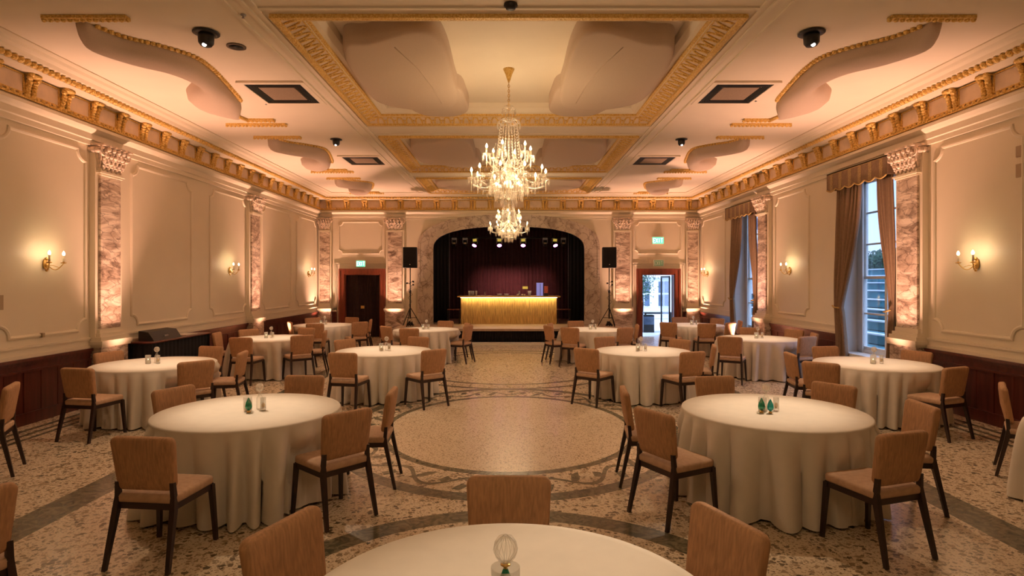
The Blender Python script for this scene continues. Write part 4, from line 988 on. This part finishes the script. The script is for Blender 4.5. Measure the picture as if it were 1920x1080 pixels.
exit_sign(5.07, 3.30, 0.38, 0.22, True, 'bright green exit sign high above the garden doorway')
exit_sign(5.09, 2.53, 0.32, 0.19, False, 'dull green exit sign directly on the garden door frame')

# black draped console with case and papers
r = empty('draped_console', (-6.20, 10.85, 0)); mb = MB()
vs = []; K = 10; rows = 3
mb.box(-0.22, 0.17, -0.95, 0.95, 0.0, 0.86); mb.pleat((0.18, -0.96), (0.18, 0.96), 0.01, 0.86, 16, 0.014, seg=6); mb.pleat((-0.21, -0.96), (0.18, -0.96), 0.01, 0.86, 4, 0.012, seg=6); mb.build('drape', 'black', r)
MB().pad(0.44, 1.96, 0.03, 0.05, 0.006, mat=Matrix.Translation((-0.01, 0, 0.875)) @ Matrix.Rotation(R(90), 4, 'X')).build('console_top', 'mahog', r)
tag(r, 'black draped console table against the left wall', 'console table')
r = empty('equipment_case', (-6.20, 10.48, 0.89)); mb = MB()
mb.add([(-0.15, -0.42, 0), (0.12, -0.42, 0), (0.12, 0.42, 0), (-0.15, 0.42, 0), (-0.15, -0.42, 0.17), (0.02, -0.42, 0.15), (0.02, 0.42, 0.15), (-0.15, 0.42, 0.17)], [(0, 3, 2, 1), (4, 5, 6, 7), (0, 1, 5, 4), (1, 2, 6, 5), (2, 3, 7, 6), (3, 0, 4, 7)])
mb.build('case_body', 'blackp', r); MB().box(0.075, 0.095, -0.07, 0.05, 0.05, 0.075).build('case_handle', 'steel', r); tag(r, 'black sloping equipment case on the draped console', 'case')
o = MB().box(-0.12, 0.12, -0.2, 0.2, 0, 0.012).build('paper_sheet', 'paper'); o.location = (-6.22, 11.3, 0.891); tag(o, 'pale papers lying beside the black case on the console', 'paper')

# ------------------------------------------------------------------ tables and chairs
def cloth_mesh(seed, cx=0, cy=0, seats=()):
    """floor length cloth; where a seat is pushed in under the table the cloth is pressed back before it"""
    rnd = random.Random(seed); nf = 25; SEG = nf * 12; Rt = 0.79; mb = MB()
    ph = [rnd.uniform(0.65, 1.4) for _ in range(nf)]; tot = sum(ph); edges = [0]
    for p in ph: edges.append(edges[-1] + p / tot)
    am = [rnd.uniform(0.45, 1.2) for _ in range(nf)]; lean = [rnd.uniform(-0.4, 0.4) for _ in range(nf)]
    def fold(u):
        for i in range(nf):
            if u <= edges[i + 1] + 1e-9:
                t = (u - edges[i]) / (edges[i + 1] - edges[i]); return am[i] * (math.sin(PI * t) ** 0.95), i
        return 0, 0
    prof = [(0.35, 0.0), (0.7, 0.0), (0.94, 0.0), (0.99, -0.001), (1.0, -0.006), (1.004, -0.016), (1.005, -0.03)]
    vs = []; nr = 0
    for s_, dz in prof:
        vs += [(Rt * s_ * math.cos(2 * PI * k / SEG), Rt * s_ * math.sin(2 * PI * k / SEG), 0.752 + dz) for k in range(SEG)]; nr += 1
    D = 18
    for j in range(1, D + 1):
        t = j / D
        for k in range(SEG):
            u = k / SEG; f, i = fold(u); th = 2 * PI * u + lean[i] * 0.12 * t * (f > 0)
            rr = Rt + 0.004 + 0.185 * f * t ** 0.6 - 0.06 * t ** 0.8
            z = 0.722 - 0.710 * t + 0.014 * (1 - f) * t
            ca, sa = math.cos(th), math.sin(th)
            if z < 0.62:
                for (qx, qy, ang) in seats:
                    c_, s__ = math.cos(ang), math.sin(ang); r2 = rr
                    for _ in range(30):
                        wx, wy = cx + r2 * ca - qx, cy + r2 * sa - qy; lx, ly = c_ * wx + s__ * wy, -s__ * wx + c_ * wy
                        if abs(lx) < 0.262 and abs(ly) < 0.262: r2 -= 0.015
                        else: break
                    if r2 < rr: rr = r2 + (rr - r2) * max(0.0, min(1.0, (z - 0.50) / 0.12))
            vs.append((rr * ca, rr * sa, max(0.006, z)))
        nr += 1
    fs = [(i * SEG + k, (i + 1) * SEG + k, (i + 1) * SEG + (k + 1) % SEG, i * SEG + (k + 1) % SEG) for i in range(nr - 1) for k in range(SEG)]
    fs.append(tuple(range(SEG)))
    mb.add(vs, fs, True); mb.sm[-1] = False
    return mb
TAB = {  # x, y, phrase
    1: (-2.35, 5.33, 'first table left of the aisle'), 2: (2.39, 5.32, 'first table right of the aisle'), 3: (0.0, 2.05, 'foreground table at the bottom edge'),
    4: (-5.02, 8.33, 'first table along the left wall'), 5: (5.2, 8.33, 'first table along the window wall'), 6: (-2.10, 9.88, 'second table left of the aisle'), 7: (2.25, 9.85, 'second table right of the aisle'),
    8: (-4.87, 12.06, 'second table along the left wall'), 9: (5.1, 12.0, 'second table along the window wall'), 10: (-2.0, 14.2, 'third table left of the aisle'), 11: (2.03, 14.2, 'third table right of the aisle'),
    12: (-4.94, 15.7, 'third table along the left wall'), 13: (4.94, 15.7, 'third table along the window wall'), 14: (5.14, 4.65, 'table cut off at the right picture edge')}
def make_table():
    r = empty('round_table')
    MB().lathe([(0.77, 0.715), (0.775, 0.72), (0.775, 0.742), (0.77, 0.747)], 40).build('tabletop', 'stagewood', r)
    MB().lathe([(0.22, 0.0), (0.22, 0.02), (0.05, 0.06), (0.04, 0.1), (0.04, 0.65), (0.12, 0.715)], 16).build('pedestal', 'metal', r)
    return r
tb0 = make_table()
SEATS = []
def make_chair():
    r = empty('dining_chair')
    # back pad, leaning back 9 degrees; chair faces +y
    mt = Matrix.Translation((0, -0.232, 0.695)) @ Matrix.Rotation(R(9), 4, 'X')
    MB().pad(0.41, 0.37, 0.058, 0.045, 0.012, wtop=0.455, bulge=0.004, curve=0.018, mat=mt).build('backrest', 'chair', r)
    mt = Matrix.Translation((0, 0.0, 0.455)) @ Matrix.Rotation(R(90), 4, 'X')
    MB().pad(0.45, 0.45, 0.06, 0.05, 0.012, bulge=0.006, mat=mt).build('seat', 'seatfab', r)
    f = MB(); 
    for a, b, c, d in ((-0.215, 0.215, -0.215, -0.185), (-0.215, 0.215, 0.185, 0.212), (-0.215, -0.19, -0.185, 0.185), (0.19, 0.215, -0.185, 0.185)): f.box(a, b, c, d, 0.385, 0.428)
    f.build('seat_frame', 'leg', r)
    def leg(pts, ws):
        m = MB(); vs = []
        for (x, y, z), w in zip(pts, ws): vs += [(x - w, y - w, z), (x + w, y - w, z), (x + w, y + w, z), (x - w, y + w, z)]
        fs = [(i * 4 + k, i * 4 + (k + 1) % 4, (i + 1) * 4 + (k + 1) % 4, (i + 1) * 4 + k) for i in range(len(pts) - 1) for k in range(4)] + [(3, 2, 1, 0), tuple(len(vs) - 4 + k for k in range(4))]
        return m.add(vs, fs)
    for sx in (-1, 1):
        leg([(sx * 0.225, 0.225, 0.0), (sx * 0.205, 0.20, 0.42)], [0.013, 0.018]).build('leg', 'leg', r)
        leg([(sx * 0.225, -0.30, 0.0), (sx * 0.206, -0.218, 0.38), (sx * 0.201, -0.206, 0.47), (sx * 0.197, -0.214, 0.57)], [0.013, 0.019, 0.016, 0.014]).build('leg', 'leg', r)
    return r
ch0 = make_chair(); chn = [0]; LABS = {}
def side_of(tx, ty, x, y):
    a = math.degrees(math.atan2(x - tx, y - ty)) % 360
    return ['far side', 'far right side', 'right side', 'near right side', 'near side', 'near left side', 'left side', 'far left side'][int((a + 22.5) // 45) % 8]
# back-centre x, y ; facing angle in degrees (0 = away from the camera, 90 = to the picture's right) or None to face its table
CH = {1: [(-2.45, 3.90, 6), (-1.27, 4.68, -48), (-1.10, 5.63, -93), (-2.25, 6.50, None), (-3.30, 5.75, None)],
      2: [(1.14, 4.70, 62), (1.10, 5.68, 96), (2.25, 6.45, None), (3.32, 5.97, None), (3.55, 5.0, -84), (2.72, 4.02, -18)],
      3: [(0.0, 3.15, 180), (-1.0, 2.55, 112), (0.99, 2.60, -112)],
      4: [(-5.17, 7.0, 10), (-4.05, 7.62, -45), (-5.92, 8.65, None), (-4.75, 9.4, None), (-3.90, 8.65, -100)],
      5: [(5.05, 9.4, None), (4.05, 8.5, None), (3.98, 7.5, 42), (6.1, 8.75, None), (5.42, 7.08, -22)],
      6: [(-2.42, 8.5, 10), (-1.12, 8.9, -42), (-1.68, 10.98, None), (-2.95, 10.5, None)],
      7: [(1.18, 9.05, 40), (2.72, 8.62, -22), (1.78, 10.98, None), (3.08, 10.5, None), (3.35, 9.52, None)],
      8: [(-4.95, 10.8, 5), (-3.95, 11.25, -38), (-5.95, 11.9, None), (-5.65, 12.7, None), (-4.5, 13.1, None), (-3.83, 12.3, None)],
      9: [(4.12, 10.95, 30), (5.62, 11.0, -22), (6.15, 11.75, None), (6.12, 12.55, None), (5.4, 13.15, None)],
      10: [(-2.85, 13.5, 45), (-2.2, 12.9, 5), (-1.65, 15.4, None), (-0.93, 13.75, None), (-1.0, 14.55, None)],
      11: [(1.35, 13.1, 28), (0.90, 13.75, None), (1.0, 14.5, None), (2.62, 13.1, -28), (3.1, 14.05, None), (1.75, 15.4, None)],
      12: [(-5.62, 15.0, 60), (-4.75, 14.35, 0), (-5.55, 16.6, None), (-4.5, 16.9, None), (-3.78, 14.95, -40), (-3.72, 15.9, None)],
      13: [(4.0, 14.75, 35), (4.9, 16.9, None), (5.85, 16.4, None), (5.6, 14.75, -40), (6.12, 15.45, None), (4.85, 14.35, 5)],
      14: [(4.97, 5.93, 128)]}
CH_X = [(-5.0, 5.93, -118, 'brown padded chair cut off by the left picture edge, facing away from the aisle'), (-2.66, 2.86, -60, 'brown padded chair corner at the lower left picture edge')]
def place(x, y, ang, lab):
    a = R(-ang); fx, fy = -math.sin(a), math.cos(a); SEATS.append((x + fx * 0.26, y + fy * 0.26, a))          # facing direction
    o = ch0 if chn[0] == 0 else copy_tree(ch0); chn[0] += 1
    o.location = (x + fx * 0.26, y + fy * 0.26, 0); o.rotation_euler = (0, 0, a); tag(o, lab, 'chair', 'padded dining chairs round the tables')
for k, L in CH.items():
    tx, ty, w = TAB[k]
    for (x, y, ang) in L:
        if ang is None: ang = math.degrees(math.atan2(tx - x, ty - y))
        s = side_of(tx, ty, x, y); lab = 'brown padded chair, %s of the %s' % (s, w)
        if lab in LABS: LABS[lab] += 1; lab = 'brown padded chair, %s %s of the %s' % (('nearer', 'farther')[0] if y < LABY[lab] else 'farther', s, w)
        else:
            LABS[lab] = 1
            try: LABY[lab] = y
            except NameError: LABY = {lab: y}
        place(x, y, ang, lab)
for x, y, a, lab in CH_X: place(x, y, a, lab)
for k, (x, y, w) in TAB.items():
    t = tb0 if k == 1 else copy_tree(tb0); t.location = (x, y, 0); tag(t, 'round banquet table hidden under its cloth, the ' + w, 'table', 'round banquet tables')
    c = cloth_mesh(k, x, y, [q for q in SEATS if math.dist(q[:2], (x, y)) < 1.5]).build('tablecloth', 'cloth', loc=(x, y, 0))
    tag(c, 'ivory floor length cloth draped over the ' + w, 'tablecloth', 'ivory tablecloths')

# ------------------------------------------------------------------ table centrepieces
def make_jar():
    r = empty('candle_jar')
    MB().lathe([(0.0001, 0.0), (0.034, 0.0), (0.037, 0.006), (0.037, 0.125), (0.034, 0.125), (0.034, 0.01), (0.0001, 0.01)], 16).build('glass', 'glass', r)
    MB().lathe([(0.026, 0.011), (0.026, 0.055), (0.0001, 0.057)], 12).build('candle', 'wax', r)
    MB().ball((0, 0, 0.066), 0.006, 6, 5, (1, 1, 1.6)).build('flame', 'bulb', r)
    return r
def make_ball_vase():
    r = empty('crystal_stopper_vase')
    MB().lathe([(0.028, 0.0), (0.03, 0.01), (0.03, 0.10), (0.012, 0.13), (0.008, 0.16), (0.014, 0.165)], 14).build('bottle', 'glass', r)
    m = MB().ball((0, 0, 0.195), 0.034, 10, 7)
    for k in range(8): a = 2 * PI * k / 8; m.tube([(0.036 * math.cos(a) * math.sin(t * PI / 6), 0.036 * math.sin(a) * math.sin(t * PI / 6), 0.195 - 0.036 * math.cos(t * PI / 6)) for t in range(7)], 0.003, 4, False)
    m.build('crystal_ball', 'crystal', r); return r
def make_bud():
    r = empty('bud_vase')
    MB().lathe([(0.0001, 0), (0.024, 0.0), (0.026, 0.02), (0.024, 0.09), (0.026, 0.12), (0.023, 0.12), (0.021, 0.02), (0.0001, 0.015)], 12).build('glass', 'glass', r)
    MB().ball((0, 0, 0.05), 0.018, 7, 5, (1, 1, 1.4)).build('amber_stone', 'brass', r)
    return r
def make_drop(mat):
    r = empty('teardrop_ornament')
    MB().lathe([(0.016, 0), (0.016, 0.012), (0.008, 0.016), (0.008, 0.022)], 12).build('foot', 'brass', r)
    MB().lathe([(0.010, 0.02), (0.026, 0.036), (0.030, 0.055), (0.024, 0.085), (0.010, 0.112), (0.001, 0.128)], 8, smooth=False).build('drop', mat, r)
    return r
J, V, B, G, Te = make_jar(), make_ball_vase(), make_bud(), make_drop('green'), make_drop('teal'); seen = set()
def put(proto, x, y, lab, cat, grp, z=0.7525, sc=1.0):
    o = proto if id(proto) not in seen else copy_tree(proto); seen.add(id(proto)); o.location = (x, y, z); o.scale = (sc,) * 3; tag(o, lab, cat, grp)
for k, (x, y, w) in TAB.items():
    if k in (3, 14): continue
    dy = -0.0; dx = {1: 0.07, 2: -0.05, 4: 0.0, 6: 0.03, 7: -0.03, 8: -0.03}.get(k, 0)
    put(J, x + dx - 0.065, y - 0.06, 'lit candle in a clear glass jar on the ' + w, 'candle jar', 'candle jars on the tables')
    put(V, x + dx + 0.005, y + 0.03, 'glass vase with a crystal ball stopper on the ' + w, 'vase', 'stoppered vases on the tables')
    put(B, x + dx + 0.065, y - 0.04, 'small clear bud vase on the ' + w, 'vase', 'bud vases on the tables')
    if k in (1, 2): put(G, x + dx + (-0.03 if k == 1 else -0.10), y - 0.12, 'emerald glass teardrop on the ' + w, 'ornament', 'glass teardrops on the tables', sc=1.05)
    if k == 2: put(Te, x + dx - 0.03, y - 0.14, 'teal glass teardrop beside the emerald one on the ' + w, 'ornament', 'glass teardrops on the tables', sc=1.0)
# foreground table: crystal globe on an emerald drop, in a tall glass
r = empty('crystal_globe_vase', (-0.012, 2.13, 0.7525))
MB().lathe([(0.018, 0), (0.026, 0.02), (0.029, 0.05), (0.024, 0.085), (0.012, 0.115), (0.008, 0.125)], 10, smooth=False).build('emerald_base', 'green', r)
MB().lathe([(0.008, 0.122), (0.008, 0.132), (0.018, 0.137), (0.018, 0.141), (0.008, 0.142)], 14).build('brass_collar', 'brass', r)
m = MB().lathe([(0.006, 0.142), (0.022, 0.150), (0.038, 0.170), (0.044, 0.195), (0.040, 0.22), (0.028, 0.238), (0.010, 0.246), (0.0001, 0.247)], 18)
for k in range(14):
    a = 2 * PI * k / 14; m.tube([((0.006 + 0.0385 * math.sin(PI * t / 8)) * math.cos(a + 0.3 * t / 8), (0.006 + 0.0385 * math.sin(PI * t / 8)) * math.sin(a + 0.3 * t / 8), 0.145 + 0.1 * t / 8) for t in range(9)], 0.0013, 4, False)
m.build('ribbed_globe', 'glass', r); tag(r, 'ribbed crystal globe on an emerald glass drop on the foreground table', 'vase')
r = empty('glass_cylinder', (-0.012, 2.13, 0.7525)); MB().lathe([(0.052, 0.001), (0.053, 0.13), (0.0515, 0.13), (0.0505, 0.001)], 24, open_=True).build('glass', 'glass', r); tag(r, 'open clear glass cylinder round the emerald drop on the foreground table', 'glass')

# pin spots from the ceiling fittings onto the tables
for k, (x, y, w) in TAB.items():
    fx = -3.56 if x < -0.01 else 3.56; fy = 6.9 if y < 9 else 12.1
    if k == 3: fx = 3.56
    d = math.dist((fx, fy, HC), (x, y, 0.75)); spot('pin_spot', (fx, fy, HC - 0.2), (x, y, 0.75), P_PIN * (d / 4.3) ** 2 * (1.0 if k != 3 else 0.95), (1.0, 0.78, 0.56), max(14, 2 * math.degrees(math.atan(0.85 / d))), 0.9, 0.03)
# general downlighting from the same four fittings
for x in (-3.56, 3.56):
    for y in (6.9, 12.1): spot('down_wash', (x, y, HC - 0.19), (x * 0.75, y - 0.6, 0), P_WASH, (1.0, 0.71, 0.46), 130, 0.8, 0.05)

# ------------------------------------------------------------------ outside: courtyard beyond the garden door, garden beyond the windows
struct(MB().box(3.9, 26, 20.31, 60, -0.12, -0.02).build('ground_courtyard', 'terrace'))
struct(MB().box(7.05, 26, -3, 20.3, -0.12, -0.02).build('ground_garden', 'slope'))
r = empty('courtyard_building', (0, 30, 0)); MB().box(1.0, 16, 0, 0.5, 0, 12).build('facade', 'facade', r)
for i in range(8):
    for z in (0.4, 2.35, 4.3):
        x = 5.6 + i * 1.0; f = MB(); f.box(x, x + 0.62, -0.06, 0.0, z + 0.2, z + 1.55); w_ = f.build('window', 'paint_white', r)
        g = MB(); 
        for a in (0.04, 0.33):
            for b in (0.25, 0.92): g.box(x + a, x + a + 0.25, -0.075, -0.06, z + b, z + b + 0.58)
        g.build('pane', 'facwin', w_)
MB().box(1.0, 16, -0.12, 0, 2.08, 2.16).box(1.0, 16, -0.12, 0, 4.05, 4.13).build('string_course', 'paint_white', r)
tag(r, 'pale building with sash windows seen through the garden doorway', 'building')
r = empty('outdoor_tree', (5.95, 26.2, 0)); MB().tube([(0, 0, 0), (0.03, 0, 0.9), (-0.02, 0, 1.5)], [0.05, 0.04, 0.025], 7).build('trunk', 'leg', r)
rn = random.Random(8); m = MB()
for k in range(900):
    c = Vector((rn.gauss(0, 0.24), rn.gauss(0, 0.24), 1.85 + rn.gauss(0, 0.42))); a = Euler((rn.uniform(0, 6), rn.uniform(0, 6), rn.uniform(0, 6))).to_matrix()
    m.add([tuple(c + a @ Vector(v)) for v in ((-0.02, 0, 0), (0, 0.06, 0.01), (0.02, 0, 0), (0, -0.06, -0.01))], [(0, 1, 2, 3)])
m.build('foliage', 'leafm', r); tag(r, 'small leafy tree outside the garden doorway', 'tree')
def out_table(x, y, w, d, h, lab):
    r = empty('patio_table', (x, y, -0.02)); MB().box(-w / 2, w / 2, -d / 2, d / 2, h - 0.05, h).build('table_top', 'blackp', r)
    for a in (-1, 1):
        for b in (-1, 1): MB().box(a * (w / 2 - 0.04) - 0.03, a * (w / 2 - 0.04) + 0.03, b * (d / 2 - 0.04) - 0.03, b * (d / 2 - 0.04) + 0.03, 0, h - 0.05).build('leg', 'blackp', r)
    tag(r, lab, 'outdoor table', 'patio tables in the courtyard')
out_table(5.75, 22.6, 1.2, 0.7, 0.74, 'tall black patio table just outside the garden doorway')
r = empty('bar_cabinet', (5.28, 22.3, -0.02)); MB().box(-0.2, 0.2, -0.2, 0.2, 0, 0.66).build('cabinet_body', 'blackp', r); MB().box(-0.19, 0.19, -0.205, -0.2, 0.3, 0.6).build('cabinet_panel', 'facwin', r); tag(r, 'low black cabinet outside the garden doorway', 'cabinet')
# terraced garden bank to the right
r = empty('garden_terrace', (0, 0, 0))
for k in range(9): MB().box(9.0 + k * 0.75, 15.3, 10, 29.5, -0.02 + k * 0.27, 0.22 + k * 0.27).build('bank', 'slope', r)
for k in range(9): MB().box(8.94 + k * 0.75, 9.12 + k * 0.75, 10, 29.5, 0.22 + k * 0.27, 0.26 + k * 0.27).build('kerb', 'terrace', r)
tag(r, 'stepped planted bank outside the windows', 'garden terrace')
rn = random.Random(4); r = empty('garden_hedge', (0, 0, 0)); m = MB()
m.box(15.75, 16.3, 14, 29.5, -0.02, 3.0)
for k in range(2600):
    c = Vector((15.72 - abs(rn.gauss(0, 0.08)), rn.uniform(14, 29.5), rn.uniform(2.5, 3.2))); a = Euler((rn.uniform(0, 6), rn.uniform(0, 6), rn.uniform(0, 6))).to_matrix()
    m.add([tuple(c + a @ Vector(v)) for v in ((-0.06, 0, 0), (0, 0.13, 0.01), (0.06, 0, 0), (0, -0.13, -0.01))], [(0, 1, 2, 3)])
m.build('foliage', 'leafm', r); tag(r, 'dark green hedge on top of the garden bank', 'hedge')
